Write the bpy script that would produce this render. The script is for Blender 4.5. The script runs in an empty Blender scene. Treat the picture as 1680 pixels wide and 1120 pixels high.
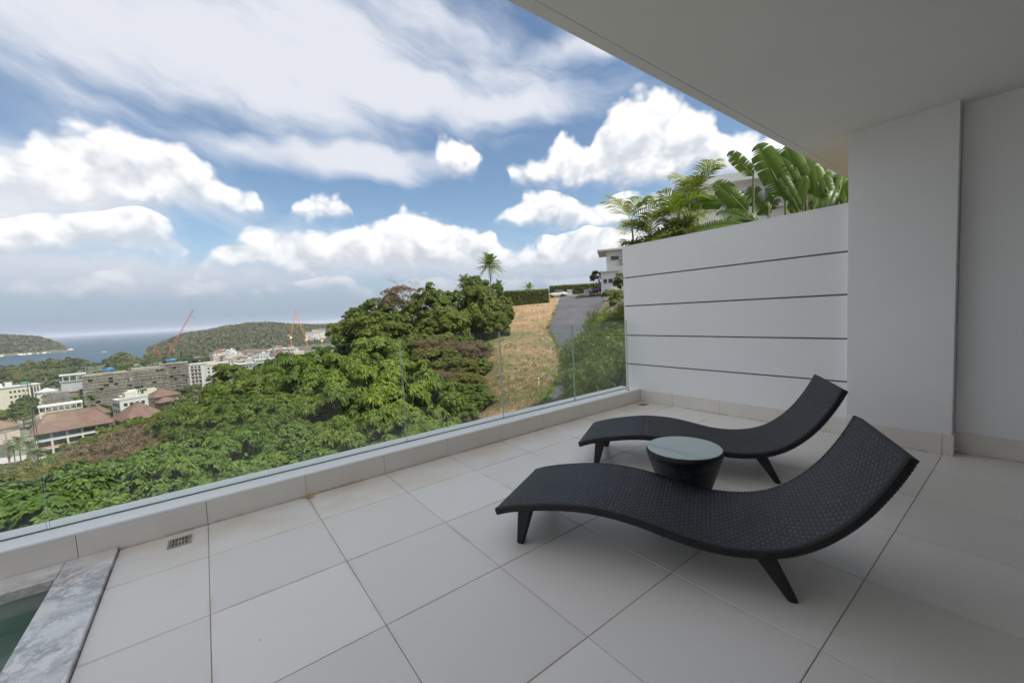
import bpy, bmesh, math, random
import numpy as np
from mathutils import Vector, Matrix

SC = bpy.context.scene
COL = SC.collection
R = math.radians
rng = np.random.default_rng(7)
random.seed(7)

# ------------------------------------------------------------------ camera
FPX, PITCH, ROLL, YAW, EYE = 666.035, 0.0712047, -0.0515014, -0.9239242, 1.3021
_fw = np.array([math.sin(YAW) * math.cos(PITCH), math.cos(YAW) * math.cos(PITCH), -math.sin(PITCH)])
_r0 = np.array([math.cos(YAW), -math.sin(YAW), 0.0])
_u0 = np.cross(_r0, _fw)
_rt = math.cos(ROLL) * _r0 + math.sin(ROLL) * _u0
_up = -math.sin(ROLL) * _r0 + math.cos(ROLL) * _u0
CAM = np.array([0.0, 0.0, EYE])
cam_data = bpy.data.cameras.new('camera')
cam_data.sensor_width = 36.0
cam_data.lens = FPX / 1680 * 36.0
cam_data.clip_start = 0.05
cam_data.clip_end = 120000
cam = bpy.data.objects.new('camera', cam_data)
COL.objects.link(cam)
cam.matrix_world = Matrix(((_rt[0], _up[0], -_fw[0], 0), (_rt[1], _up[1], -_fw[1], 0), (_rt[2], _up[2], -_fw[2], EYE), (0, 0, 0, 1)))
SC.camera = cam

def ray(px, py):
    d = _fw * FPX + _rt * (px - 840) + _up * (560 - py)
    return d / np.linalg.norm(d)
def at(px, py, D):                       # point on the line of sight at horizontal distance D
    d = ray(px, py)
    return CAM + d * D / math.hypot(d[0], d[1])
def on_z(px, py, z):
    d = ray(px, py)
    return CAM + d * (z - EYE) / d[2]
def on_y(px, py, y):
    d = ray(px, py)
    return CAM + d * y / d[1]

# ------------------------------------------------------------------ render settings, exposure
SC.render.engine = 'CYCLES'
cy = SC.cycles
cy.use_denoising = True
cy.max_bounces = 10
cy.diffuse_bounces = 5
cy.glossy_bounces = 4
cy.transmission_bounces = 6
cy.transparent_max_bounces = 16
cy.volume_bounces = 0
cy.caustics_reflective = False
cy.caustics_refractive = False
cy.sample_clamp_indirect = 6
EXPO = 1.15
SC.view_settings.view_transform = 'Standard'
SC.view_settings.look = 'None'
SC.view_settings.exposure = EXPO
SC.view_settings.gamma = 1.0
SC.view_settings.use_curve_mapping = False
EXF = 2 ** EXPO

# ------------------------------------------------------------------ sun
SUN_AZ, SUN_EL = R(60), R(60)            # azimuth clockwise from +Y
SUN_STRENGTH = 3.5
sun_dir = Vector((math.sin(SUN_AZ) * math.cos(SUN_EL), math.cos(SUN_AZ) * math.cos(SUN_EL), math.sin(SUN_EL)))
sl = bpy.data.lights.new('sun', 'SUN')
sl.energy = SUN_STRENGTH
sl.angle = R(0.6)
sl.color = (1.0, 0.955, 0.89)
sun = bpy.data.objects.new('sun', sl)
sun.rotation_euler = sun_dir.to_track_quat('Z', 'Y').to_euler()
COL.objects.link(sun)

# ------------------------------------------------------------------ node helper
class NT:
    def __init__(s, tree):
        s.t = tree; s.n = tree.nodes; s.l = tree.links
    def node(s, kind, **kw):
        nd = s.n.new(kind)
        for k, v in kw.items(): setattr(nd, k, v)
        return nd
    def put(s, sock, v):
        if v is None: return
        if isinstance(v, bpy.types.NodeSocket): s.l.new(v, sock)
        else:
            try: sock.default_value = v
            except Exception: sock.default_value = (*v, 1.0)
    def m(s, op, a, b=None, c=None, clamp=False):
        nd = s.node('ShaderNodeMath', operation=op, use_clamp=clamp)
        for i, v in enumerate((a, b, c)): s.put(nd.inputs[i], v)
        return nd.outputs[0]
    def v(s, op, a, b=None, out=0):
        nd = s.node('ShaderNodeVectorMath', operation=op)
        s.put(nd.inputs[0], a)
        if op == 'SCALE': s.put(nd.inputs['Scale'], b)
        else: s.put(nd.inputs[1], b)
        return nd.outputs['Value' if op in ('LENGTH', 'DOT_PRODUCT', 'DISTANCE') else 0]
    def smooth(s, x, a, b, lo=0.0, hi=1.0):
        nd = s.node('ShaderNodeMapRange', interpolation_type='SMOOTHSTEP')
        for k, val in zip(('Value', 'From Min', 'From Max', 'To Min', 'To Max'), (x, a, b, lo, hi)): s.put(nd.inputs[k], val)
        return nd.outputs[0]
    def lin(s, x, a, b, lo=0.0, hi=1.0):
        nd = s.node('ShaderNodeMapRange')
        for k, val in zip(('Value', 'From Min', 'From Max', 'To Min', 'To Max'), (x, a, b, lo, hi)): s.put(nd.inputs[k], val)
        return nd.outputs[0]
    def noise(s, vec, scale, detail=4, rough=0.55, dist=0.0, out='Fac', dim='3D'):
        nd = s.node('ShaderNodeTexNoise', noise_dimensions=dim)
        s.put(nd.inputs['Vector'], vec)
        for k, val in (('Scale', scale), ('Detail', detail), ('Roughness', rough), ('Distortion', dist)): s.put(nd.inputs[k], val)
        return nd.outputs[out]
    def voro(s, vec, scale, detail=0, rough=0.5, feature='F1', rnd=1.0, out='Distance', dim='3D'):
        nd = s.node('ShaderNodeTexVoronoi', feature=feature, voronoi_dimensions=dim)
        s.put(nd.inputs['Vector'], vec); s.put(nd.inputs['Scale'], scale); s.put(nd.inputs['Randomness'], rnd)
        if detail: s.put(nd.inputs['Detail'], detail); s.put(nd.inputs['Roughness'], rough)
        return nd.outputs[out]
    def mix(s, f, a, b, blend='MIX'):
        nd = s.node('ShaderNodeMix', data_type='RGBA', blend_type=blend)
        s.put(nd.inputs[0], f); s.put(nd.inputs[6], a); s.put(nd.inputs[7], b)
        return nd.outputs[2]
    def ramp(s, f, stops):
        nd = s.node('ShaderNodeValToRGB')
        e = nd.color_ramp.elements
        while len(e) < len(stops): e.new(0.5)
        for el, (p, c) in zip(e, stops):
            el.position = p; el.color = (*c, 1.0)
        s.put(nd.inputs[0], f)
        return nd.outputs[0]
    def xyz(s, x, y, z):
        nd = s.node('ShaderNodeCombineXYZ')
        for i, v in enumerate((x, y, z)): s.put(nd.inputs[i], v)
        return nd.outputs[0]
    def sep(s, vec):
        nd = s.node('ShaderNodeSeparateXYZ'); s.put(nd.inputs[0], vec)
        return nd.outputs
    def combo(s, *terms):                # sum of terms
        r = terms[0]
        for t in terms[1:]: r = s.m('ADD', r, t)
        return r

# ------------------------------------------------------------------ sky with clouds
world = bpy.data.worlds.new('World')
SC.world = world
world.use_nodes = True
world.node_tree.nodes.clear()
world.cycles.sampling_method = 'NONE'
W = NT(world.node_tree)

def sky_uv(px, py):
    d = ray(px, py)
    return math.atan2(float(d @ _r0), d[0] * math.sin(YAW) + d[1] * math.cos(YAW)), math.asin(d[2])
def ell(cx, cy_, rx, ry):
    u, v = sky_uv(cx, cy_)
    ua, ub = sky_uv(cx - rx, cy_)[0], sky_uv(cx + rx, cy_)[0]
    va, vb = sky_uv(cx, cy_ + ry)[1], sky_uv(cx, cy_ - ry)[1]
    return u, v, abs(ub - ua) / 2, abs(vb - va) / 2

# cumulus in three layers: (pixel column, top, base); a top below its base is a gap
LAYERS = [
    [(-300, 470, 440), (300, 462, 440), (330, 428, 442), (360, 396, 442), (440, 364, 442), (480, 371, 442), (520, 372, 442), (600, 362, 442), (640, 346, 442),
     (672, 332, 442), (700, 346, 442), (740, 364, 442), (790, 366, 442), (820, 380, 442), (836, 412, 442), (850, 394, 442), (890, 371, 442), (940, 364, 442),
     (1000, 367, 440), (1040, 374, 440), (1080, 364, 440), (1400, 340, 440), (1700, 340, 440)],
    [(-300, 330, 425), (0, 333, 430), (60, 330, 425), (120, 327, 425), (200, 317, 420), (240, 330, 416), (310, 385, 408), (330, 425, 400), (455, 380, 345),
     (470, 337, 352), (500, 317, 356), (540, 301, 358), (570, 318, 356), (582, 348, 350), (600, 385, 340), (800, 385, 340), (814, 350, 353), (840, 330, 368),
     (852, 300, 371), (880, 291, 373), (920, 296, 373), (958, 330, 373), (990, 328, 373), (1030, 300, 373), (1060, 298, 371), (1300, 290, 370), (1700, 290, 370)],
    [(-300, 180, 345), (0, 214, 345), (60, 200, 346), (130, 189, 346), (180, 194, 344), (230, 214, 343), (300, 238, 342), (350, 270, 342), (400, 293, 340),
     (425, 322, 336), (440, 350, 325), (695, 300, 225), (708, 246, 248), (722, 222, 280), (745, 212, 284), (770, 214, 282), (786, 227, 254), (798, 240, 241),
     (812, 290, 240), (828, 270, 275), (840, 254, 298), (880, 248, 303), (905, 222, 303), (922, 205, 303), (942, 208, 303), (966, 224, 303), (985, 190, 303),
     (1010, 164, 304), (1040, 150, 306), (1070, 144, 306), (1095, 141, 304), (1130, 155, 302), (1170, 180, 302), (1196, 206, 302), (1222, 203, 310),
     (1250, 210, 310), (1320, 170, 310), (1500, 150, 300), (1700, 150, 300)],
    [(-300, 440, 488), (0, 442, 488), (120, 452, 488), (230, 436, 486), (330, 446, 486), (420, 462, 488), (520, 446, 484), (640, 455, 484), (760, 448, 482), (850, 440, 474), (1000, 440, 470), (1200, 430, 466), (1700, 420, 460)],
]
SHEETS = [  # soft high layers
    (330, 50, 860, 230), (640, 150, 430, 90), (820, 170, 240, 54), (540, 258, 300, 40), (60, 300, 420, 150), (1010, 62, 220, 50), (250, 455, 600, 50), (900, 435, 400, 50), (640, 415, 330, 50),
]
def field_group(name):
    g = bpy.data.node_groups.new(name, 'ShaderNodeTree')
    g.interface.new_socket('P', in_out='INPUT', socket_type='NodeSocketVector')
    g.interface.new_socket('F', in_out='OUTPUT', socket_type='NodeSocketFloat')
    g.interface.new_socket('N', in_out='OUTPUT', socket_type='NodeSocketFloat')
    G = NT(g)
    return g, G, G.node('NodeGroupInput').outputs[0]
def curve(G, x, pts):
    nd = G.node('ShaderNodeFloatCurve')
    c = nd.mapping.curves[0]
    pts = sorted(pts)
    c.points[0].location = pts[0]; c.points[1].location = pts[-1]
    for q_ in pts[1:-1]: c.points.new(*q_)
    for q_ in c.points: q_.handle_type = 'AUTO_CLAMPED'
    nd.mapping.update()
    G.put(nd.inputs['Value'], x)
    return nd.outputs[0]

# cumulus form: masses in the view, the same kind of cloud by noise elsewhere; second output is the height within the cloud
gC, G, p = field_group('cumulus_form')
s3 = G.sep(p)
UU = G.lin(s3[0], -1.3, 1.3)
hand = hrel = None
for k_, lay in enumerate(LAYERS):
    tp, bs = [], []
    for x_, t_, b_ in lay:
        u_ = (sky_uv(x_, (t_ + b_) / 2)[0] + 1.3) / 2.6
        tp.append((u_, sky_uv(x_, t_)[1])); bs.append((u_, sky_uv(x_, b_ + (26 if b_ > t_ else 0))[1]))
    ct, cb = curve(G, UU, tp), curve(G, UU, bs)
    up_, dn_ = G.m('SUBTRACT', ct, s3[1]), G.m('SUBTRACT', s3[1], cb)
    f = G.m('MULTIPLY', G.m('MINIMUM', up_, G.m('MULTIPLY', dn_, 0.8)), (21.0, 21.0, 21.0, 16.0)[k_])
    hr = G.m('DIVIDE', dn_, G.m('MAXIMUM', G.m('SUBTRACT', ct, cb), 0.02))
    if hand is None: hand, hrel = f, hr
    else:
        sel = G.m('GREATER_THAN', f, hand)
        hrel = G.m('ADD', G.m('MULTIPLY', hr, sel), G.m('MULTIPLY', hrel, G.m('SUBTRACT', 1.0, sel)))
        hand = G.m('MAXIMUM', hand, f)
q = G.xyz(s3[0], G.m('MULTIPLY', s3[1], 1.25), 0.0)
ahead = G.m('MULTIPLY', G.smooth(G.m('ABSOLUTE', s3[0]), 1.0, 1.25, 1.0, 0.0), G.smooth(s3[1], 0.56, 0.74, 1.0, 0.0))
free = G.m('SUBTRACT', G.m('MULTIPLY', G.m('SUBTRACT', G.noise(q, 1.9, 1, 0.5, dim='2D'), 0.45), 3.6), G.m('MULTIPLY', ahead, 3.0))
out_ = G.node('NodeGroupOutput')
G.l.new(G.m('MAXIMUM', G.m('MAXIMUM', hand, -1.0), free), out_.inputs[0])
G.l.new(G.m('ADD', G.m('MULTIPLY', hrel, ahead), G.m('MULTIPLY', G.m('SUBTRACT', 1.0, ahead), 0.6)), out_.inputs[1])
# billows
gN, G, p = field_group('cumulus_billow')
s3 = G.sep(p)
q = G.xyz(s3[0], G.m('MULTIPLY', s3[1], 1.25), 0.0)
puff = G.voro(q, 14.0, 2, 0.55, 'F1', dim='2D')
fb = G.noise(q, 7.5, 5, 0.58, dim='2D')
G.l.new(G.m('ADD', G.m('MULTIPLY', G.m('SUBTRACT', fb, 0.5), 0.85), G.m('MULTIPLY', G.m('SUBTRACT', 0.52, puff), 0.62)), G.node('NodeGroupOutput').inputs[0])

gS, G, p = field_group('sheet_field')
s3 = G.sep(p)
hand = None
for c in SHEETS:
    u, v, a, b = ell(*c)
    d = G.v('MULTIPLY', G.v('SUBTRACT', p, (u, v, 0)), (1 / a, 1 / b, 0))
    f = G.m('MULTIPLY', G.m('SUBTRACT', 1.0, G.v('LENGTH', d)), 2.0)
    hand = f if hand is None else G.m('MAXIMUM', hand, f)
ahead = G.m('MULTIPLY', G.smooth(G.m('ABSOLUTE', s3[0]), 0.85, 1.2, 1.0, 0.0), G.smooth(s3[1], 0.56, 0.74, 1.0, 0.0))
rot = G.xyz(G.m('ADD', s3[0], G.m('MULTIPLY', s3[1], 0.5)), G.m('ADD', G.m('MULTIPLY', s3[1], 2.6), G.m('MULTIPLY', s3[0], 0.5)), 0.3)
streak = G.noise(rot, 3.8, 5, 0.57, 0.2, dim='2D')
free = G.m('SUBTRACT', G.m('MULTIPLY', G.m('SUBTRACT', G.noise(rot, 1.1, 1, 0.5, dim='2D'), 0.12), 3.0), G.m('MULTIPLY', ahead, 3.0))
fld = G.m('ADD', G.m('MAXIMUM', hand, free), G.m('MULTIPLY', G.m('SUBTRACT', streak, 0.5), 2.5))
G.l.new(fld, G.node('NodeGroupOutput').inputs[0])

dirv = W.node('ShaderNodeTexCoord').outputs['Generated']
fx = W.v('DOT_PRODUCT', dirv, tuple(_r0))
fy = W.v('DOT_PRODUCT', dirv, (math.sin(YAW), math.cos(YAW), 0))
sz = W.sep(dirv)[2]
U = W.m('ARCTAN2', fx, fy)
V = W.m('ARCSINE', sz)
P = W.xyz(U, V, 0.0)
warp = W.v('SUBTRACT', W.noise(P, 6.0, 2, 0.6, out='Color', dim='2D'), (0.5, 0.5, 0.5))
PW = W.v('MULTIPLY', W.v('ADD', P, W.v('SCALE', warp, 0.055)), (1, 1, 0))
def use(g, vec):
    nd = W.node('ShaderNodeGroup', node_tree=g); W.put(nd.inputs[0], vec); return nd.outputs
(Fh, Hr), Nc, Nl, Fs = use(gC, PW), use(gN, PW)[0], use(gN, W.v('ADD', PW, (0.018, 0.034, 0)))[0], use(gS, PW)[0]
Fc = W.m('ADD', Fh, Nc)
Hs = W.smooth(Hr, 0.0, 0.9)
a_c = W.smooth(Fc, -0.05, W.lin(Hs, 0.0, 1.0, 1.25, 0.46))
lit = W.smooth(W.m('ADD', W.m('MULTIPLY', Hs, 0.78), W.m('MULTIPLY', W.m('SUBTRACT', Nc, Nl), 0.85)), 0.0, 0.92)
def rad(r, g, b):                        # radiance that shows as this linear value at the set exposure
    return (r / EXF, g / EXF, b / EXF)
ccol = W.mix(lit, rad(0.52, 0.55, 0.60), rad(0.89, 0.885, 0.88))
a_s = W.m('MULTIPLY', W.smooth(Fs, -0.25, 1.4), 0.92)
scol = W.mix(W.smooth(Fs, 0.3, 1.6), rad(0.54, 0.59, 0.68), rad(0.66, 0.67, 0.72))
sky = W.node('ShaderNodeTexSky', sky_type='NISHITA')
sky.sun_disc = False
sky.sun_elevation = SUN_EL
sky.sun_rotation = SUN_AZ
sky.altitude = 50
sky.air_density = 1.0
sky.dust_density = 0.6
sky.ozone_density = 1.4
SKY_STRENGTH = 0.047
nish = W.mix(1.0, W.v('SCALE', sky.outputs[0], SKY_STRENGTH), (0.98, 1.03, 1.02, 1), 'MULTIPLY')
c1 = W.mix(a_s, nish, scol)
c2 = W.mix(W.m('MULTIPLY', a_c, 0.97), c1, ccol)
hz = W.m('MULTIPLY', W.smooth(V, 0.0, 0.19, 1.0, 0.0), 0.96)
c3 = W.mix(hz, c2, rad(0.245, 0.312, 0.41))
bg = W.node('ShaderNodeBackground')
W.put(bg.inputs[0], c3)
bg.inputs[1].default_value = 1.28
W.l.new(bg.outputs[0], W.node('ShaderNodeOutputWorld').inputs[0])

# ------------------------------------------------------------------ materials
MATS = {}
def new_mat(name):
    m = bpy.data.materials.new(name)
    m.use_nodes = True
    m.node_tree.nodes.clear()
    T = NT(m.node_tree)
    b = T.node('ShaderNodeBsdfPrincipled')
    o = T.node('ShaderNodeOutputMaterial')
    T.l.new(b.outputs[0], o.inputs[0])
    MATS[name] = m
    return m, T, b, o
def objco(T): return T.node('ShaderNodeTexCoord').outputs['Object']
def worldco(T): return T.node('ShaderNodeNewGeometry').outputs['Position']
def bump(T, b, h, strength=0.3, dist=0.01):
    nd = T.node('ShaderNodeBump')
    nd.inputs['Strength'].default_value = strength
    nd.inputs['Distance'].default_value = dist
    T.put(nd.inputs['Height'], h)
    T.l.new(nd.outputs[0], b.inputs['Normal'])
def plain(name, col, rough=0.6, var=0.12, scale=3.0, bmp=0.0, metal=0.0, spec=0.5, coord='obj', bscale=None):
    """colour with uneven tone and slight relief"""
    m, T, b, o = new_mat(name)
    co = objco(T) if coord == 'obj' else worldco(T)
    n = T.noise(co, scale, 5, 0.6)
    n2 = T.noise(co, scale * 7.3, 3, 0.6)
    f = T.m('ADD', T.m('MULTIPLY', n, 0.7), T.m('MULTIPLY', n2, 0.3))
    lo = tuple(max(0, c * (1 - var)) for c in col); hi = tuple(min(1, c * (1 + var)) for c in col)
    T.put(b.inputs['Base Color'], T.mix(T.smooth(f, 0.3, 0.7), (*lo, 1), (*hi, 1)))
    T.put(b.inputs['Roughness'], T.lin(n2, 0.3, 0.7, max(0.02, rough - 0.08), min(1, rough + 0.08)))
    b.inputs['Metallic'].default_value = metal
    b.inputs['Specular IOR Level'].default_value = spec
    if bmp: bump(T, b, T.noise(co, bscale or scale * 12, 4, 0.6), bmp, 0.01)
    return m

def leaf_mat(name, stops, trans=0.35, rough=0.5, spec=0.22, vary=0.14):
    """leaf: colour by a random value stored per leaf, part of the light passes through the blade"""
    m, T, b, o = new_mat(name)
    at_ = T.node('ShaderNodeAttribute', attribute_name='rnd').outputs['Fac']
    oi = T.node('ShaderNodeObjectInfo').outputs['Random']
    f = T.m('ADD', T.m('MULTIPLY', at_, 1 - vary), T.m('MULTIPLY', oi, vary))
    c = T.ramp(f, stops)
    T.put(b.inputs['Base Color'], c)
    b.inputs['Roughness'].default_value = rough
    b.inputs['Specular IOR Level'].default_value = spec
    tr = T.node('ShaderNodeBsdfTranslucent')
    T.put(tr.inputs[0], T.mix(1.0, c, (1.25, 1.3, 0.55, 1), 'MULTIPLY'))
    mx = T.node('ShaderNodeMixShader')
    mx.inputs[0].default_value = trans
    T.l.new(b.outputs[0], mx.inputs[1]); T.l.new(tr.outputs[0], mx.inputs[2])
    T.l.new(mx.outputs[0], o.inputs[0])
    return m

# ------------------------------------------------------------------ mesh helpers
def tag(o, label=None, cat=None, group=None, kind=None):
    if label: o['label'] = label
    if cat: o['category'] = cat
    if group: o['group'] = group
    if kind: o['kind'] = kind
    return o
def link(name, me, parent=None, loc=None, rot=None):
    o = bpy.data.objects.new(name, me)
    COL.objects.link(o)
    if parent is not None: o.parent = parent
    if loc is not None: o.location = loc
    if rot is not None: o.rotation_euler = rot
    return o
def empty(name, loc=(0, 0, 0), rz=0.0, scale=1.0):
    o = bpy.data.objects.new(name, None)
    o.empty_display_size = 0.2
    COL.objects.link(o)
    o.location = loc; o.rotation_euler = (0, 0, rz); o.scale = (scale,) * 3
    return o
def copy_tree(o, parent=None):
    c = o.copy(); COL.objects.link(c)
    if parent is not None: c.parent = parent
    for ch in list(o.children): copy_tree(ch, c)
    return c
def np_mesh(name, V, quads=None, tris=None, mats=(), rnd=None, smooth=False, mat_idx=None):
    me = bpy.data.meshes.new(name)
    V = np.ascontiguousarray(V, dtype=np.float32)
    nq = 0 if quads is None else len(quads); nt = 0 if tris is None else len(tris)
    me.vertices.add(len(V)); me.vertices.foreach_set('co', V.ravel())
    loops = []
    if nq: loops.append(np.asarray(quads, dtype=np.int32).ravel())
    if nt: loops.append(np.asarray(tris, dtype=np.int32).ravel())
    L = np.concatenate(loops)
    me.loops.add(len(L)); me.loops.foreach_set('vertex_index', L)
    me.polygons.add(nq + nt)
    st = np.concatenate([np.arange(nq) * 4, nq * 4 + np.arange(nt) * 3]).astype(np.int32)
    me.polygons.foreach_set('loop_start', st)
    me.polygons.foreach_set('use_smooth', np.full(nq + nt, smooth))
    if mat_idx is not None: me.polygons.foreach_set('material_index', np.asarray(mat_idx, dtype=np.int32))
    if rnd is not None:
        a = me.attributes.new('rnd', 'FLOAT', 'POINT')
        a.data.foreach_set('value', np.asarray(rnd, dtype=np.float32))
    for m in mats: me.materials.append(MATS[m] if isinstance(m, str) else m)
    me.update(calc_edges=True)
    return me

class MB:
    """collects boxes, prisms, tubes and lathed shapes for one mesh"""
    def __init__(s): s.v = []; s.f = []; s.mi = []; s.cur = 0
    def add(s, vs, fs):
        k = len(s.v)
        s.v += [tuple(map(float, v)) for v in vs]
        s.f += [tuple(i + k for i in f) for f in fs]
        s.mi += [s.cur] * len(fs)
        return s
    def box(s, x0, y0, z0, x1, y1, z1):
        return s.add([(x0, y0, z0), (x1, y0, z0), (x1, y1, z0), (x0, y1, z0), (x0, y0, z1), (x1, y0, z1), (x1, y1, z1), (x0, y1, z1)],
                     [(0, 3, 2, 1), (4, 5, 6, 7), (0, 1, 5, 4), (1, 2, 6, 5), (2, 3, 7, 6), (3, 0, 4, 7)])
    def bbox(s, x0, y0, z0, x1, y1, z1, b):
        """box with chamfered top edges and corners"""
        vs = []
        for z, i in ((z0, 0), (z1 - b, 0), (z1, b)):
            vs += [(x0 + i, y0 + i, z), (x1 - i, y0 + i, z), (x1 - i, y1 - i, z), (x0 + i, y1 - i, z)]
        fs = [(3, 2, 1, 0), (8, 9, 10, 11)]
        for k in (0, 4):
            for i in range(4): fs.append((k + i, k + (i + 1) % 4, k + 4 + (i + 1) % 4, k + 4 + i))
        return s.add(vs, fs)
    def prism(s, poly, z0, z1):
        n = len(poly)
        return s.add([(x, y, z0) for x, y in poly] + [(x, y, z1) for x, y in poly],
                     [tuple(range(n))[::-1], tuple(range(n, 2 * n))] + [(i, (i + 1) % n, n + (i + 1) % n, n + i) for i in range(n)])
    def tube(s, pts, rad, n=8, cap=True):
        pts = [np.array(p, float) for p in pts]
        rad = rad if hasattr(rad, '__len__') else [rad] * len(pts)
        vs, fs = [], []
        prev = None
        for i, p in enumerate(pts):
            t = pts[min(i + 1, len(pts) - 1)] - pts[max(i - 1, 0)]
            t = t / (np.linalg.norm(t) + 1e-12)
            if prev is None:
                ref = np.array([0, 0, 1.0]) if abs(t[2]) < 0.9 else np.array([1.0, 0, 0])
                a = np.cross(t, ref)
            else: a = prev - t * (prev @ t)
            a /= np.linalg.norm(a) + 1e-12; prev = a
            b = np.cross(t, a)
            for k in range(n):
                w = 2 * math.pi * k / n
                vs.append(p + rad[i] * (math.cos(w) * a + math.sin(w) * b))
        for i in range(len(pts) - 1):
            for k in range(n):
                fs.append((i * n + k, i * n + (k + 1) % n, (i + 1) * n + (k + 1) % n, (i + 1) * n + k))
        if cap: fs += [tuple(range(n))[::-1], tuple(range((len(pts) - 1) * n, len(pts) * n))]
        return s.add(vs, fs)
    def lathe(s, prof, n=32, c=(0, 0)):
        vs, fs = [], []
        for r, z in prof:
            for k in range(n):
                w = 2 * math.pi * k / n
                vs.append((c[0] + r * math.cos(w), c[1] + r * math.sin(w), z))
        for i in range(len(prof) - 1):
            for k in range(n): fs.append((i * n + k, i * n + (k + 1) % n, (i + 1) * n + (k + 1) % n, (i + 1) * n + k))
        fs += [tuple(range(n))[::-1], tuple(range((len(prof) - 1) * n, len(prof) * n))]
        return s.add(vs, fs)
    def xf(s, M, start=0):
        M = np.array(M)
        for i in range(start, len(s.v)):
            s.v[i] = tuple((M @ np.array([*s.v[i], 1.0]))[:3])
        return s
    def mesh(s, name, mats, smooth=False):
        me = bpy.data.meshes.new(name)
        me.from_pydata(s.v, [], s.f)
        for m in ([mats] if isinstance(mats, str) else mats): me.materials.append(MATS[m])
        me.polygons.foreach_set('material_index', s.mi)
        if smooth:
            me.polygons.foreach_set('use_smooth', [True] * len(s.f))
            try: me.set_sharp_from_angle(angle=R(35))
            except Exception: pass
        me.update()
        return me
    def build(s, name, mats, parent=None, smooth=False, loc=None, rot=None):
        return link(name, s.mesh(name, mats, smooth), parent, loc, rot)

# ------------------------------------------------------------------ balcony materials
def stain_mask(T, pos):
    """ochre water marks that run along the kerb and the joints next to it"""
    x = T.sep(pos)[0]
    d = T.m('ABSOLUTE', T.m('ADD', x, 3.346))
    n = T.noise(T.v('MULTIPLY', pos, (1.2, 0.9, 1)), 3.5, 5, 0.62)
    return T.m('MULTIPLY', T.smooth(d, 0.02, 0.85, 1.0, 0.0), T.smooth(n, 0.34, 0.68))
m, T, b, o = new_mat('floor_tile')
pos = worldco(T)
big = T.noise(pos, 1.1, 4, 0.6); fine = T.noise(pos, 60, 3, 0.6); mid = T.noise(pos, 6, 5, 0.65)
oi = T.node('ShaderNodeObjectInfo').outputs['Random']
base = T.mix(T.m('MULTIPLY', T.smooth(mid, 0.3, 0.75), 0.5), (0.83, 0.795, 0.75, 1), (0.80, 0.76, 0.71, 1))
base = T.mix(oi, base, (0.735, 0.70, 0.655, 1))
base = T.mix(T.m('MULTIPLY', stain_mask(T, pos), 0.70), base, (0.70, 0.585, 0.44, 1))
sx_ = T.sep(pos)
jx = T.m('ABSOLUTE', T.m('SUBTRACT', T.m('FRACT', T.m('ADD', T.m('DIVIDE', T.m('SUBTRACT', sx_[0], -2.8756), 0.6), 100.5)), 0.5))
jy = T.m('ABSOLUTE', T.m('SUBTRACT', T.m('FRACT', T.m('ADD', T.m('DIVIDE', T.m('SUBTRACT', sx_[1], -0.08465), 0.6), 100.5)), 0.5))
halo = T.m('MULTIPLY', T.smooth(T.m('MINIMUM', jx, jy), 0.0, 0.045, 1, 0), T.smooth(T.noise(pos, 2.0, 5, 0.65), 0.42, 0.68))
near = T.smooth(sx_[0], -3.3, -0.9, 1.0, 0.25)
base = T.mix(T.m('MULTIPLY', T.m('MULTIPLY', halo, near), 0.55), base, (0.52, 0.40, 0.27, 1))
spot = T.voro(pos, 3.1, out='Distance')
base = T.mix(T.m('MULTIPLY', T.smooth(spot, 0.012, 0.022, 1, 0), 0.5), base, (0.3, 0.26, 0.2, 1))
scuff = T.smooth(T.noise(T.v('MULTIPLY', pos, (3, 1.2, 1)), 2.2, 6, 0.7), 0.56, 0.74)
base = T.mix(T.m('MULTIPLY', scuff, 0.16), base, (0.60, 0.57, 0.53, 1))
T.put(b.inputs['Base Color'], base)
T.put(b.inputs['Roughness'], T.combo(T.lin(big, 0.3, 0.7, 0.30, 0.44), T.m('MULTIPLY', scuff, 0.15)))
b.inputs['Specular IOR Level'].default_value = 0.45
bump(T, b, T.combo(T.m('MULTIPLY', fine, 0.2), big), 0.10, 0.004)

m, T, b, o = new_mat('grout')
pos = worldco(T)
n = T.noise(pos, 5, 5, 0.65)
T.put(b.inputs['Base Color'], T.mix(T.smooth(n, 0.35, 0.65), (0.34, 0.30, 0.255, 1), (0.50, 0.42, 0.325, 1)))
b.inputs['Roughness'].default_value = 0.9

m, T, b, o = new_mat('kerb_tile')
pos = worldco(T)
n = T.noise(pos, 3, 5, 0.6)
z = T.sep(pos)[2]
base = T.mix(T.smooth(n, 0.3, 0.7), (0.73, 0.69, 0.635, 1), (0.78, 0.74, 0.685, 1))
oi = T.node('ShaderNodeObjectInfo').outputs['Random']
base = T.mix(T.m('MULTIPLY', oi, 0.25), base, (0.69, 0.645, 0.59, 1))
grime = T.m('MULTIPLY', T.smooth(z, 0.0, 0.02, 1, 0), T.smooth(T.noise(pos, 7, 4, 0.6), 0.35, 0.7))
base = T.mix(T.m('MULTIPLY', grime, 0.7), base, (0.25, 0.18, 0.11, 1))
T.put(b.inputs['Base Color'], base)
b.inputs['Roughness'].default_value = 0.42
bump(T, b, n, 0.08, 0.004)

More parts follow.
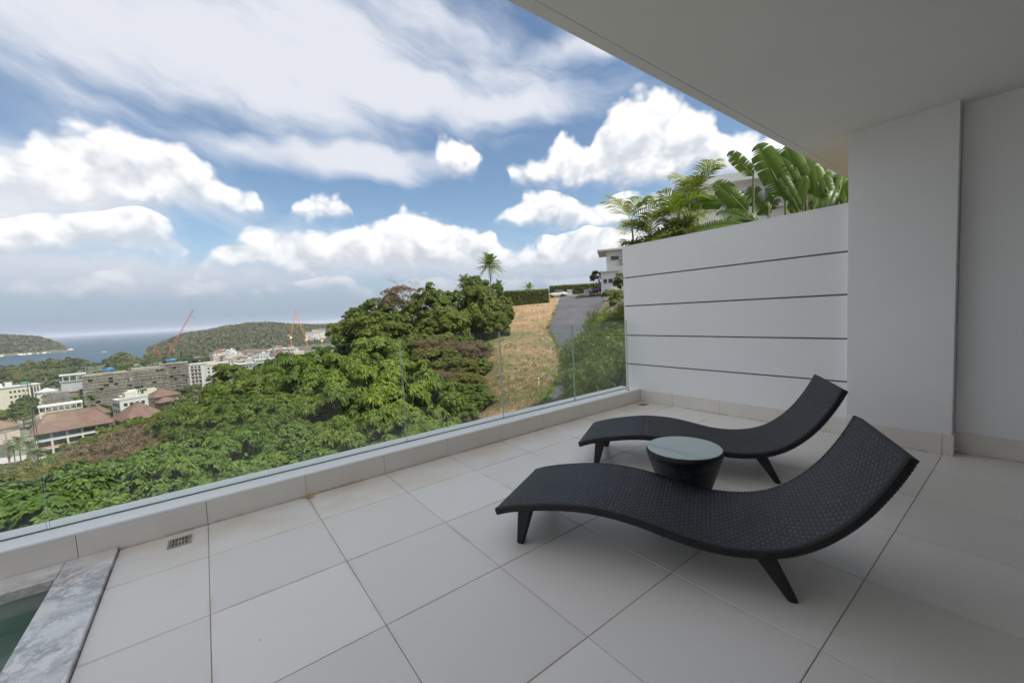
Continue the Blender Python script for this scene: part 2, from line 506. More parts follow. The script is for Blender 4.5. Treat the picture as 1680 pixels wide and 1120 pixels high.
def paint(name, c, streaks=0.0, rough=(0.55, 0.72), spec=0.3):
    m, T, b, o = new_mat(name)
    pos = worldco(T)
    n = T.noise(pos, 0.9, 5, 0.6); f = T.noise(pos, 90, 3, 0.7); roll = T.noise(T.v('MULTIPLY', pos, (1, 1, 0.12)), 9, 4, 0.6)
    base = T.mix(T.smooth(n, 0.3, 0.72), (*[k * 0.965 for k in c], 1), (*c, 1))
    if streaks:
        st = T.smooth(T.noise(T.v('MULTIPLY', pos, (5, 5, 0.5)), 2.0, 5, 0.65), 0.55, 0.8)
        base = T.mix(T.m('MULTIPLY', st, streaks), base, (*[k * 0.72 for k in c], 1))
    T.put(b.inputs['Base Color'], base)
    T.put(b.inputs['Roughness'], T.lin(roll, 0.3, 0.7, *rough))
    b.inputs['Specular IOR Level'].default_value = spec
    bump(T, b, T.combo(f, T.m('MULTIPLY', roll, 1.5), T.m('MULTIPLY', T.noise(pos, 2.2, 3, 0.5), 14.0)), 0.16, 0.003)
paint('white_paint', (0.88, 0.88, 0.88), 0.05)
paint('wall_paint', (0.86, 0.862, 0.866), 0.03)
paint('ceiling_paint', (0.88, 0.865, 0.84))
paint('kerb_top_paint', (0.94, 0.935, 0.925), 0.06, (0.30, 0.45), 0.6)
plain('groove_dark', (0.13, 0.135, 0.145), 0.8, 0.15, 4)
plain('sealant', (0.10, 0.11, 0.115), 0.6, 0.2, 8)
plain('dark_door', (0.035, 0.038, 0.042), 0.25, 0.1, 2)
plain('drain_metal', (0.42, 0.37, 0.31), 0.45, 0.25, 14, 0.1, 0.5)
plain('drain_hole', (0.09, 0.075, 0.06), 0.9, 0.1, 5)

# marble of the tub rim: grey veins on white
m, T, b, o = new_mat('marble')
pos = worldco(T)
w = T.v('ADD', pos, T.v('SCALE', T.v('SUBTRACT', T.noise(pos, 4.5, 5, 0.65, out='Color'), (0.5, 0.5, 0.5)), 0.30))
v1 = T.m('ABSOLUTE', T.m('SUBTRACT', T.noise(w, 5.5, 5, 0.62), 0.5))
v2 = T.m('ABSOLUTE', T.m('SUBTRACT', T.noise(T.v('MULTIPLY', w, (1.0, 2.2, 1)), 9.0, 5, 0.62), 0.5))
vein = T.m('MAXIMUM', T.smooth(v1, 0.0, 0.085, 1, 0), T.m('MULTIPLY', T.smooth(v2, 0.0, 0.06, 1, 0), 0.75))
patch = T.smooth(T.noise(pos, 3.2, 4, 0.6), 0.36, 0.62)
base = T.mix(T.noise(pos, 2.5, 4, 0.6), (0.84, 0.82, 0.79, 1), (0.74, 0.74, 0.755, 1))
base = T.mix(T.m('MULTIPLY', T.m('MULTIPLY', vein, patch), 0.85), base, (0.27, 0.275, 0.30, 1))
base = T.mix(T.m('MULTIPLY', stain_mask(T, pos), 0.5), base, (0.52, 0.41, 0.29, 1))
T.put(b.inputs['Base Color'], base)
b.inputs['Roughness'].default_value = 0.22
m, T, b, o = new_mat('tub_tile')
pos = worldco(T)
n = T.noise(pos, 2.6, 5, 0.62)
T.put(b.inputs['Base Color'], T.mix(T.smooth(n, 0.3, 0.7), (0.30, 0.34, 0.30, 1), (0.40, 0.45, 0.40, 1)))
b.inputs['Roughness'].default_value = 0.35
m, T, b, o = new_mat('tub_water')
T.n.remove(b)
pos = worldco(T)
tr = T.node('ShaderNodeBsdfTransparent'); tr.inputs[0].default_value = (0.74, 0.88, 0.84, 1)
gl = T.node('ShaderNodeBsdfGlossy'); gl.inputs['Roughness'].default_value = 0.02
bp = T.node('ShaderNodeBump'); bp.inputs['Strength'].default_value = 0.12; bp.inputs['Distance'].default_value = 0.02
T.put(bp.inputs['Height'], T.noise(pos, 6, 3, 0.5)); T.l.new(bp.outputs[0], gl.inputs['Normal'])
lw = T.node('ShaderNodeLayerWeight'); lw.inputs[0].default_value = 0.5
mx = T.node('ShaderNodeMixShader'); T.put(mx.inputs[0], T.m('ADD', 0.025, T.m('MULTIPLY', T.m('POWER', lw.outputs['Facing'], 5.0), 0.9)))
T.l.new(tr.outputs[0], mx.inputs[1]); T.l.new(gl.outputs[0], mx.inputs[2]); T.l.new(mx.outputs[0], o.inputs[0])

# clear balustrade glass: mirror by fresnel, otherwise see-through with a green cast
m, T, b, o = new_mat('glass_pane')
T.n.remove(b)
tr = T.node('ShaderNodeBsdfTransparent'); tr.inputs[0].default_value = (0.925, 0.960, 0.943, 1)
gl = T.node('ShaderNodeBsdfGlossy'); gl.inputs['Roughness'].default_value = 0.0; gl.inputs[0].default_value = (1, 1, 1, 1)
lw = T.node('ShaderNodeLayerWeight'); lw.inputs[0].default_value = 0.5
fres = T.m('ADD', 0.045, T.m('MULTIPLY', T.m('POWER', lw.outputs['Facing'], 5.0), 0.9))
pos = worldco(T)
dust = T.node('ShaderNodeBsdfDiffuse'); dust.inputs[0].default_value = (0.7, 0.72, 0.72, 1)
mx = T.node('ShaderNodeMixShader'); T.put(mx.inputs[0], fres); T.l.new(tr.outputs[0], mx.inputs[1]); T.l.new(gl.outputs[0], mx.inputs[2])
smear = T.noise(T.v('MULTIPLY', pos, (1, 1.6, 0.5)), 2.4, 6, 0.68)
low = T.smooth(T.sep(pos)[2], 0.17, 0.30, 0.05, 0.0)
dm = T.node('ShaderNodeMixShader'); T.put(dm.inputs[0], T.m('ADD', T.smooth(smear, 0.50, 0.85, 0.003, 0.022), low))
T.l.new(mx.outputs[0], dm.inputs[1]); T.l.new(dust.outputs[0], dm.inputs[2]); T.l.new(dm.outputs[0], o.inputs[0])
m, T, b, o = new_mat('glass_edge')
T.put(b.inputs['Base Color'], T.mix(T.noise(worldco(T), 9, 3, 0.5), (0.34, 0.52, 0.46, 1), (0.46, 0.62, 0.56, 1)))
b.inputs['Roughness'].default_value = 0.12
m, T, b, o = new_mat('frosted_glass')
T.put(b.inputs['Base Color'], T.mix(T.noise(objco(T), 3, 4, 0.6), (0.38, 0.48, 0.48, 1), (0.43, 0.53, 0.53, 1)))
b.inputs['Roughness'].default_value = 0.03
b.inputs['Specular IOR Level'].default_value = 0.9

# black synthetic wicker
m, T, b, o = new_mat('wicker')
at_ = T.node('ShaderNodeAttribute', attribute_name='rnd').outputs['Fac']
n = T.noise(objco(T), 5, 4, 0.6)
c = T.mix(at_, (0.003, 0.004, 0.005, 1), (0.046, 0.050, 0.063, 1))
dust = T.m('MULTIPLY', T.smooth(n, 0.45, 0.8), 0.3)
T.put(b.inputs['Base Color'], T.mix(dust, c, (0.07, 0.07, 0.075, 1)))
T.put(b.inputs['Roughness'], T.lin(n, 0.3, 0.7, 0.30, 0.44))
b.inputs['Specular IOR Level'].default_value = 0.36
plain('wicker_band', (0.008, 0.0085, 0.010), 0.55, 0.3, 30, 0.25, bscale=120)

# ------------------------------------------------------------------ balcony
X_K, X0, Y0, TS = -3.346, -2.8756, -0.08465, 0.6       # kerb face, first joint, joints along the kerb, tile size
Y_WALL, Y_PIL, Y_BACK = 4.70, 4.60, 4.74
J = 0.0016                                           # half joint

floor = MB()
floor.box(-3.62, -4.0, -0.30, -0.0, Y_BACK, -0.006) if False else None
# slab with the opening of the tub left free
for a in ((-3.62, -0.515, 4.95), (-2.0, -4.0, -0.515)):
    if a[0] == -3.62: floor.box(-3.62, -0.515, -0.30, 3.2, 4.95, -0.006)
floor.box(-1.4, -7.0, -0.30, 3.2, -0.517, -0.006)
floor.box(-3.62, -3.6, -0.90, -1.402, -0.517, -0.72)
floor.box(-3.62, -7.0, -0.30, -1.402, -3.602, -0.006)  # added terrace out of view, open to the sun to bounce light in
floor = tag(floor.build('floor', 'grout'), kind='structure')
tile_cache = {}
def floor_tile(x0, y0, x1, y1):
    w, h = round(x1 - x0, 4), round(y1 - y0, 4)
    if (w, h) not in tile_cache:
        tile_cache[(w, h)] = MB().bbox(0, 0, -0.008, w, h, 0.0, 0.0018).mesh('tile', 'floor_tile')
    link('tile', tile_cache[(w, h)], floor, (x0, y0, random.uniform(-0.0004, 0.0004)))
xs = [X_K] + [X0 + k * TS for k in range(0, 9)]
ys = [Y0 + k * TS for k in range(-11, 8)] + [Y_BACK]
for i in range(len(xs) - 1):
    for j in range(len(ys) - 1):
        x0, x1, y0, y1 = xs[i] + J, xs[i + 1] - J, ys[j] + J, ys[j + 1] - J
        if y1 < -0.5 and y0 > -3.62 and x0 < -1.3: continue
        if y0 < -0.512 and y1 > -0.512 and x0 < -1.3: y0 = -0.512
        if y1 - y0 < 0.03: continue
        floor_tile(x0, y0, x1, y1)

# kerb under the glass
kerb = tag(empty('balcony_kerb', (0, 0, 0)), 'low tiled kerb with white painted top along the balcony edge', 'kerb')
MB().box(-3.66, -7.0, -0.9, X_K - 0.012, 4.95, 0.158).build('core', 'grout', kerb)
MB().bbox(-3.68, -7.0, 0.158, X_K - 0.002, Y_WALL - 0.001, 0.172, 0.004).build('coping', 'kerb_top_paint', kerb)
MB().box(-3.527, -7.0, 0.1722, -3.509, 4.66, 0.1765).build('sealant_strip', 'sealant', kerb)
kt = MB().box(0, 0, 0, 0.0115, TS - 0.003, 0.157).mesh('skirting_tile', 'kerb_tile')
for k in range(-11, 7):
    link('skirting_tile', kt, kerb, (X_K - 0.0116, Y0 + k * TS + 0.0015, 0.0))
ye = Y0 + 7 * TS
MB().box(0, 0, 0, 0.0115, Y_WALL - 0.012 - ye - 0.003, 0.157).build('skirting_tile', 'kerb_tile', kerb, loc=(X_K - 0.0116, ye + 0.0015, 0))
MB().lathe([(0.0, 0.172), (0.020, 0.1725), (0.020, 0.179), (0.008, 0.183), (0.0, 0.183)], 18, (-3.42, 4.52)).build('metal_cap', 'drain_metal', kerb)

# frameless glass panels
edges = [-6.3, -5.21, -4.12, -3.02, -1.92, -0.822, 0.283, 1.393, 2.492, 3.588, 4.655]
for k in range(len(edges) - 1):
    y0, y1 = edges[k] + 0.005, edges[k + 1] - 0.005
    end = k == len(edges) - 2
    p = empty('glass_panel', (-3.518, (y0 + y1) / 2, 0.1765))
    nth = ['', 'second', 'third', 'fourth', 'fifth', 'sixth', 'seventh', 'eighth', 'ninth', 'tenth'][len(edges) - 2 - k]
    tag(p, 'clear glass balustrade panel that meets the grooved white wall' if end else f'{nth} clear glass balustrade panel counted from the grooved white wall', 'glass panel', 'glass balustrade panels')
    h, t, L = 0.932, 0.006, (y1 - y0) / 2
    g = MB()
    g.add([(-t, -L, 0), (-t, L, 0), (-t, L, h), (-t, -L, h)], [(0, 3, 2, 1)])
    g.add([(t, -L, 0), (t, L, 0), (t, L, h), (t, -L, h)], [(0, 1, 2, 3)])
    g.build('pane', 'glass_pane', p)
    e = MB()
    q = 0.0004
    for a in (-L, L): e.box(-t, a - q, 0, t, a + q, h)
    e.box(-t, -L + q, h - 2 * q, t, L - q, h)
    e.build('polished_edge', 'glass_edge', p)

# grooved privacy wall
wall = tag(empty('privacy_wall', (-2.3, Y_WALL, 0)), 'white rendered wall with four thin dark horizontal grooves', 'wall')
zs = [0.0, 0.502, 0.902, 1.308, 1.697, 2.115]
MB().box(-1.27, 0.014, -0.9, 1.225, 0.17, 2.112).build('core', 'groove_dark', wall)
for k in range(5):
    z0, z1 = (zs[k] + (0.008 if k else 0)), zs[k + 1] - (0.008 if k < 4 else 0)
    MB().box(-1.285, 0.0, z0, 1.224, 0.0138, z1).build('panel', 'white_paint', wall)
MB().box(-1.285, 0.0142, -0.9, -1.2705, 0.185, 2.115).build('end_cap', 'white_paint', wall)
MB().box(-1.286, -0.002, 2.1155, 1.224, 0.186, 2.128).build('coping', 'white_paint', wall)
MB().box(-1.27, 0.1702, -0.9, 1.225, 0.184, 2.112).build('outer_render', 'white_paint', wall)
sx = [-3.346 + 0.0, -2.8756, -2.2756, -1.6756, -1.09]
for k in range(4):
    MB().box(sx[k] + 2.3 + 0.0015, -0.012, 0.0, sx[k + 1] + 2.3 - 0.0015, -0.0004, 0.157).build('skirting_tile', 'kerb_tile', wall)

# pillar at the end of the wall and the wall to its right
pil = tag(empty('pillar', (-0.758, 4.68, 0)), 'broad white pillar rising to the ceiling beside the grooved wall', 'pillar')
MB().box(-0.327, -0.08, 0.0, 0.327, 0.28, 2.6995).build('shaft', 'wall_paint', pil)
MB().box(-0.3285, -0.092, 0, 0.276, -0.0805, 0.163).build('skirting_tile', 'kerb_tile', pil)
MB().box(0.279, -0.092, 0, 0.339, -0.0805, 0.163).build('skirting_tile', 'kerb_tile', pil)
MB().box(0.3275, -0.080, 0, 0.339, 0.047, 0.163).build('skirting_tile', 'kerb_tile', pil)
bw = tag(empty('end_wall', (1.4, 4.8, 0)), 'plain white wall right of the broad pillar', 'wall')
MB().box(-1.828, -0.06, 0.0, 1.8, 0.10, 2.6995).build('render', 'wall_paint', bw)
for k in range(5):
    a = -1.8205 + k * 0.6 + 0.0015
    MB().box(a, -0.072, 0, min(a + 0.597, 1.8), -0.0604, 0.163).build('skirting_tile', 'kerb_tile', bw)

# ceiling with its drip groove, the storey above it, and the house front behind the camera, cut short so sun reaches the added terrace
ceil = MB()
ZC = 2.70
ceil.box(-1.425, -1.5, ZC, 3.2, 6.9, ZC + 0.28)
ceil.box(-1.505, -1.5, ZC, -1.437, 6.9, ZC + 0.28)
ceil.box(-1.4375, -1.5, ZC + 0.004, -1.4245, 6.9, ZC + 0.278)
tag(ceil.build('ceiling', 'ceiling_paint'), kind='structure')
up = tag(empty('upper_storey', (0.8, 1.0, 2.98)), 'white storey of the villa above the balcony ceiling', 'building')
MB().box(-2.29, -2.49, 0.002, 2.4, 5.88, 3.6).build('wall', 'white_paint', up)
hf = tag(empty('house_front', (2.9, 0, 0)), 'villa front with dark glass doors behind the balcony', 'building')
MB().box(0.0, -1.5, 0.0, 0.15, 4.73, 2.699).build('wall', 'wall_paint', hf)
for k in range(3):
    d = MB().box(-0.05, -1.4 + k * 2.02, 0.02, -0.002, 0.58 + k * 2.02, 2.4).build('door', 'dark_door', hf)  # unseen doors, made large and dark to cut light bounced to the floor
rw = tag(empty('light_block_wall', (0, -1.42, 0)), 'added wall out of view that blocks terrace light from the right floor', 'wall')
MB().box(0.15, -0.08, 0.0, 2.9, 0.08, 2.699).build('render', 'wall_paint', rw)  # added out of view to block terrace light from the right floor
MB().box(0.5, 0.0805, 0.02, 2.7, 0.13, 2.4).build('door', 'dark_door', rw)  # dark door added with the blocking wall

# floor drains
def drain(x, y, w, h, rz, label):
    d = tag(empty('floor_drain', (x, y, 0.0005), rz), label, 'drain')
    fr_ = MB()
    for a in ((-w, -h, w, -h + 0.012), (-w, h - 0.012, w, h), (-w, -h + 0.012, -w + 0.012, h - 0.012), (w - 0.012, -h + 0.012, w, h - 0.012)): fr_.box(a[0], a[1], 0, a[2], a[3], 0.004)
    fr_.build('frame', 'drain_metal', d)
    MB().box(-w + 0.0121, -h + 0.0121, 0.0, w - 0.0121, h - 0.0121, 0.0008).build('sump', 'drain_hole', d)
    gr = MB()
    n = int((w * 2 - 0.03) / 0.013)
    for i in range(n):
        cx = -w + 0.018 + i * (2 * w - 0.036) / max(1, n - 1)
        gr.box(cx - 0.0028, -h + 0.0122, 0.001, cx + 0.0028, h - 0.0122, 0.0034)
    gr.box(-w + 0.0122, -0.004, 0.0012, w - 0.0122, 0.004, 0.0036)
    gr.lathe([(0.017, 0.001), (0.017, 0.0042), (0.012, 0.0048), (0.0, 0.0048)], 14)
    gr.build('grate', 'drain_metal', d, smooth=False)
drain(-3.198, -0.226, 0.058, 0.062, R(90), 'square metal floor drain beside the marble tub rim')
drain(-3.200, 4.535, 0.062, 0.050, R(90), 'small metal floor drain in the corner by the grooved wall')

# sunken tub with marble rim
tub = tag(empty('sunken_tub', (-2.6, -1.6, 0)), 'sunken tub with grey veined marble rim and greenish water', 'tub')
def tb(x0, y0, z0, x1, y1, z1): return (x0 + 2.6, y0 + 1.6, z0, x1 + 2.6, y1 + 1.6, z1)
MB().bbox(*tb(-3.344, -0.735, -0.03, -1.40, -0.518, 0.021), 0.003).build('rim_slab', 'marble', tub)
MB().bbox(*tb(-3.344, -3.4, -0.03, -3.150, -0.737, 0.021), 0.003).build('rim_slab', 'marble', tub)
MB().bbox(*tb(-1.62, -3.4, -0.03, -1.40, -0.737, 0.021), 0.003).build('rim_slab', 'marble', tub)
shell = MB()
shell.box(*tb(-3.34, -3.4, -0.70, -3.165, -0.74, -0.031))
shell.box(*tb(-3.1645, -0.74, -0.70, -1.60, -0.52, -0.031))
shell.box(*tb(-1.60, -3.4, -0.70, -1.402, -0.74, -0.031))
shell.box(*tb(-3.34, -3.6, -0.70, -1.402, -3.401, -0.031))
shell.box(*tb(-3.34, -3.6, -0.7190, -1.402, -0.52, -0.7005))
shell.build('basin', 'tub_tile', tub)
wq = tb(-3.1644, -3.40, -0.115, -1.6005, -0.7405, -0.115)
MB().add([(wq[0], wq[1], -0.115), (wq[3], wq[1], -0.115), (wq[3], wq[4], -0.115), (wq[0], wq[4], -0.115)], [(0, 1, 2, 3)]).build('water', 'tub_water', tub)

# ------------------------------------------------------------------ loungers
PROF = [(-0.140, 0.188), (-0.06, 0.216), (0.05, 0.243), (0.16, 0.264), (0.28, 0.281), (0.38, 0.288), (0.48, 0.286), (0.58, 0.277), (0.68, 0.260), (0.80, 0.232), (0.90, 0.212),
        (1.00, 0.203), (1.08, 0.205), (1.20, 0.224), (1.278, 0.251), (1.353, 0.296), (1.425, 0.356), (1.494, 0.432), (1.559, 0.527), (1.615, 0.627), (1.644, 0.690)]
def smooth_prof(P, n):
    P = np.array(P); t = np.r_[0, np.cumsum(np.linalg.norm(np.diff(P, axis=0), axis=1))]
    m_ = np.gradient(P, t, axis=0)
    T_ = np.linspace(0, t[-1], n); k = np.clip(np.searchsorted(t, T_, side='right') - 1, 0, len(t) - 2)
    h = (t[k + 1] - t[k]); s = ((T_ - t[k]) / h)[:, None]; h = h[:, None]
    return (2 * s**3 - 3 * s**2 + 1) * P[k] + (s**3 - 2 * s**2 + s) * h * m_[k] + (-2 * s**3 + 3 * s**2) * P[k + 1] + (s**3 - s**2) * h * m_[k + 1], T_
LW, LT = 0.62, 0.036
PF, TF = smooth_prof(PROF, 150)
tan = np.gradient(PF, TF, axis=0); nor = np.c_[-tan[:, 1], tan[:, 0]]
def surf(s, t, h):                       # s: arc length fraction array, t: across, h: height above the curve
    k = s * (len(TF) - 1); i = np.clip(k.astype(int), 0, len(TF) - 2); f = (k - i)[:, None]
    p = PF[i] * (1 - f) + PF[i + 1] * f; n_ = nor[i] * (1 - f) + nor[i + 1] * f
    return np.c_[p[:, 0] + n_[:, 0] * h, t, p[:, 1] + n_[:, 1] * h]
def weave_mesh():
    ns, nt_ = 100, 31
    V, Q, RN = [], [], []
    a = np.linspace(0.006, 0.994, ns + 1); b_ = np.linspace(0.014, LW - 0.014, nt_ + 1)
    I, Jx = np.meshgrid(np.arange(ns), np.arange(nt_), indexing='ij'); I = I.ravel(); Jx = Jx.ravel()
    over = (I + Jx) % 2
    N = len(I)
    u = np.array([0, .5, 1]); gu, gv = np.meshgrid(u, u, indexing='ij'); gu = gu.ravel(); gv = gv.ravel()
    ls, lt = a[1] - a[0], b_[1] - b_[0]
    r = rng.random(N)
    along = over[:, None] == 0
    # each crossing shows one strand arching over the other; strands running along t are wider
    uu = np.where(along, 0.5 + (gu[None] - 0.5) * 0.74, 0.5 + (gu[None] - 0.5) * 1.05)
    vv = np.where(along, 0.5 + (gv[None] - 0.5) * 1.18, 0.5 + (gv[None] - 0.5) * 0.55)
    arch = np.where(along, np.sin(np.pi * np.clip(gv[None], 0, 1)) * (0.55 + 0.45 * np.sin(np.pi * gu[None])), np.sin(np.pi * gu[None]) * (0.55 + 0.45 * np.sin(np.pi * gv[None])))
    h = np.where(along, 0.0002 + 0.0046 * arch, -0.0016 + 0.0022 * arch)
    S = a[I][:, None] + uu * ls; Tt = b_[Jx][:, None] + vv * lt
    V = surf(S.ravel(), Tt.ravel(), h.ravel())
    q0 = np.array([[0, 1, 4, 3], [1, 2, 5, 4], [3, 4, 7, 6], [4, 5, 8, 7]])
    Q = (np.arange(N)[:, None, None] * 9 + q0[None]).reshape(-1, 4)
    return np_mesh('woven_strands', V, Q[:, ::-1], mats=['wicker'], rnd=np.repeat(np.where(over == 0, 0.55 + 0.45 * r, 0.3 * r), 9), smooth=True)  # lighter raised strands, near-black lower ones: glint and gap shade in the colour
def lounger_frame():
    n = len(PF); k = np.arange(n)
    ring = []
    c = 0.007
    for t, h in ((c, -0.002), (LW - c, -0.002), (LW, -0.002 - c), (LW, -LT + c), (LW - c, -LT), (c, -LT), (0, -LT + c), (0, -0.002 - c)):
        ring.append(np.c_[PF[:, 0] + nor[:, 0] * h, np.full(n, t), PF[:, 1] + nor[:, 1] * h])
    V = np.stack(ring, 1).reshape(-1, 3); m8 = 8
    Q = []
    for i in range(n - 1):
        for j in range(m8): Q.append((i * m8 + j, i * m8 + (j + 1) % m8, (i + 1) * m8 + (j + 1) % m8, (i + 1) * m8 + j))
    fs = Q + [tuple(range(m8))[::-1], tuple(range((n - 1) * m8, n * m8))]
    return MB().add(V, fs).mesh('frame', 'wicker_band', smooth=True)
def edge_weave(side_only):
    """wrapped bands round the rim"""
    n = 118
    V, F, RN = [], [], []
    s = np.linspace(0.0, 1.0, n + 1)
    mb = MB()
    for side in (side_only,):
        for i in range(n):
            sa, sb = s[i] + 0.0006, s[i + 1] - 0.0006
            pts = []
            e = 0.0022
            prof = ((0.017, 0.0022), (0.004, 0.0020), (-e, -0.006), (-e, -LT + 0.006), (0.004, -LT - e), (0.03, -LT - e))
            for (t, h) in prof:
                for q_ in (sa, (sa + sb) / 2, sb):
                    hh = h + (0.0004 if q_ not in (sa, sb) and h > -0.01 else 0)
                    tt = (t - (0.0004 if q_ not in (sa, sb) else 0))
                    pts.append((q_, tt if side == 0 else LW - tt, hh))
            pts = np.array(pts)
            V = surf(pts[:, 0], pts[:, 1], pts[:, 2])
            fs = []
            for a in range(len(prof) - 1):
                for b_ in range(2):
                    f = (a * 3 + b_, a * 3 + b_ + 1, a * 3 + b_ + 4, a * 3 + b_ + 3)
                    fs.append(f if side == 0 else f[::-1])
            mb.add(V, fs)
    return mb.mesh('rim_wrapping', 'wicker_band', smooth=True)
def leg_mesh(lean, s0, z1):
    mb = MB()
    zz = [0.0, 0.006, 0.02, z1 * 0.5, z1]
    vs, fs = [], []
    for z in zz:
        f = z / z1
        hw = 0.019 + 0.022 * f; ht = 0.019 + 0.010 * f
        if z == 0: hw -= 0.004; ht -= 0.004
        cs = lean * f
        b_ = 0.006
        for x, y in ((-hw + b_, -ht), (hw - b_, -ht), (hw, -ht + b_), (hw, ht - b_), (hw - b_, ht), (-hw + b_, ht), (-hw, ht - b_), (-hw, -ht + b_)):
            vs.append((cs + x, y, z))
    n = 8
    for i in range(len(zz) - 1):
        for k in range(n): fs.append((i * n + k, i * n + (k + 1) % n, (i + 1) * n + (k + 1) % n, (i + 1) * n + k))
    fs += [tuple(range(n))[::-1], tuple(range((len(zz) - 1) * n, len(zz) * n))]
    return mb.add(vs, fs).mesh('leg', 'wicker_band', smooth=True)
ME_W, ME_F, ME_E = weave_mesh(), lounger_frame(), (edge_weave(0), edge_weave(1))
ME_L1, ME_L2 = leg_mesh(0.045, 0, 0.215), leg_mesh(-0.105, 0, 0.185)
def lounger(ax, ay, ang, label):
    """origin at the foot of the front leg on the near side"""
    o = tag(empty('sun_lounger', (ax, ay, 0), ang), label, 'sun lounger', 'wicker sun loungers')
    fr_ = link('frame', ME_F, o, (0, -0.02, 0))
    for e_ in ME_E: tag(link('rim_wrapping', e_, fr_), kind='stuff')
    w_ = tag(link('woven_surface', ME_W, o, (0, -0.02, 0)), kind='stuff')
    for t in (0.014, 0.50):
        link('leg', ME_L1, o, (0, t, 0)); link('leg', ME_L2, o, (1.29, t, 0))
    return o
lounger(-1.771, 1.320, R(27.35), 'black wicker curved sun lounger farther from the grooved wall')
lounger(-2.238, 2.497, R(29.8), 'black wicker curved sun lounger between the low table and the grooved wall')

# round table
tab = tag(empty('side_table', (-1.428, 2.452, 0)), 'low round black wicker table with frosted glass top between the loungers', 'side table')
TH, RT, RB = 0.352, 0.232, 0.128
body = MB().lathe([(RB - 0.01, 0.0), (RB, 0.004), (RB + 0.002, 0.02), (RT - 0.006, TH - 0.045), (RT + 0.003, TH - 0.030), (RT + 0.005, TH - 0.012), (RT, TH), (RT - 0.014, TH + 0.002), (RT - 0.015, TH - 0.010), (0.01, TH - 0.011)], 64)
body.build('drum', 'wicker_band', tab, smooth=True)
def table_weave():
    nu, nv = 72, 22
    V, Q, RN = [], [], []
    k = 0
    for j in range(nv):
        for i in range(nu):
            ov = (i + j) % 2
            z0 = 0.012 + j * (TH - 0.060) / nv; z1 = z0 + (TH - 0.060) / nv * (0.9 if ov else 1.2)
            r_ = rng.random() * 0.6 + (0.4 if ov == 0 else 0)
            for a in range(3):
                for c in range(3):
                    z = z0 + (z1 - z0) * c / 2; w_ = 2 * math.pi * (i + (0.5 + (a / 2 - 0.5) * (1.2 if ov else 0.9))) / nu
                    rr = RB + (RT - RB - 0.006) * z / (TH - 0.045) + 0.0005 + 0.0028 * math.sin(math.pi * a / 2) * (0.6 + 0.4 * math.sin(math.pi * c / 2))
                    V.append((rr * math.cos(w_), rr * math.sin(w_), z)); RN.append(r_)
            for q_ in ((0, 3, 4, 1), (1, 4, 5, 2), (3, 6, 7, 4), (4, 7, 8, 5)): Q.append([k + x for x in q_])
            k += 9
    return np_mesh('woven_strands', np.array(V), np.array(Q), mats=['wicker'], rnd=RN, smooth=True)
tag(link('woven_surface', table_weave(), tab), kind='stuff')
MB().lathe([(RT - 0.006, TH + 0.0022), (RT - 0.003, TH + 0.004), (RT - 0.003, TH + 0.008), (RT - 0.005, TH + 0.0095), (0.01, TH + 0.0095)], 64).build('glass_top', 'frosted_glass', tab, smooth=True)

# fallen leaf against the kerb
plain('leaf_yellow', (0.50, 0.30, 0.04), 0.7, 0.3, 40)
lf = MB()
n = 8
for k in range(n):
    u0, u1 = k / n, (k + 1) / n
    w0, w1 = 0.020 * math.sin(math.pi * u0) ** 0.8 + 0.0006, 0.020 * math.sin(math.pi * min(u1, 0.999)) ** 0.8 + 0.0006
    z0, z1 = 0.004 + 0.010 * math.sin(3 * u0), 0.004 + 0.010 * math.sin(3 * u1)
    for sg in (-1, 1):
        lf.add([(0.07 * u0, 0, z0), (0.07 * u1, 0, z1), (0.07 * u1, sg * w1, z1 + 0.006), (0.07 * u0, sg * w0, z0 + 0.006)], [(0, 1, 2, 3)])
lf.tube([(-0.025, 0.002, 0.003), (0, 0, 0.005)], 0.0009, 5)
tag(lf.build('fallen_leaf', 'leaf_yellow', None, loc=(-3.318, 0.49, 0.0), rot=(0, 0, 1.2)), 'curled yellow leaf lying on the tiles against the kerb', 'leaf')

# ------------------------------------------------------------------ terrain
SEA, TOWN = -48.7, -46.0
DS = [0, 4, 12, 20, 30, 45, 60, 80, 105, 140, 180, 230, 300]
TAB = {  # pixel column on the horizon -> ground height at the distances above
    -900: [-3, -3, -6, -8.5, -11, -14, -17, -22, -29, -38, -45, -46, -46],
    0:    [-3, -3, -6, -8, -10.5, -13, -16, -21, -28, -38, -45, -46, -46],
    150:  [-3, -3, -6, -8, -10, -12.5, -15, -19, -25, -35, -44, -46, -46],
    300:  [-3, -3, -6, -7.5, -9, -11, -13, -15.5, -20, -30, -41, -46, -46],
    450:  [-3, -3, -5.5, -7, -8, -8.8, -9.4, -10.5, -15, -26, -38, -46, -46],
    600:  [-3, -3, -5, -6, -6.5, -5.6, -4.2, -3.6, -6, -16, -30, -44, -46],
    720:  [-3, -3.2, -5, -5.5, -5.5, -4.0, -1.6, 0.6, 0, -8, -20, -40, -46],
    830:  [-3, -3.4, -4.6, -4.3, -3.6, -2.0, -0.2, 2.3, 4.7, 5.0, 0, -20, -40],
    900:  [-3, -3.4, -4.4, -4.2, -3.5, -2.0, -0.1, 2.5, 5.0, 5.5, 4, 0, -20],
    960:  [-3, -3.2, -4.0, -3.8, -3.0, -1.6, 0.3, 2.8, 5.1, 5.8, 5, 4, 0],
    1060: [-3, -2.6, -1.6, -0.6, 0.6, 2.2, 3.4, 4.4, 5.4, 7, 9, 10, 10],
    1300: [-3, -1.6, -0.4, 1.2, 2.6, 4.5, 6, 8, 10, 13, 16, 18, 20],
    1680: [-3, -1.6, -0.6, 1.0, 2.8, 5, 7, 10, 13, 17, 20, 24, 28],
}
_cols = sorted(TAB)
_caz = []
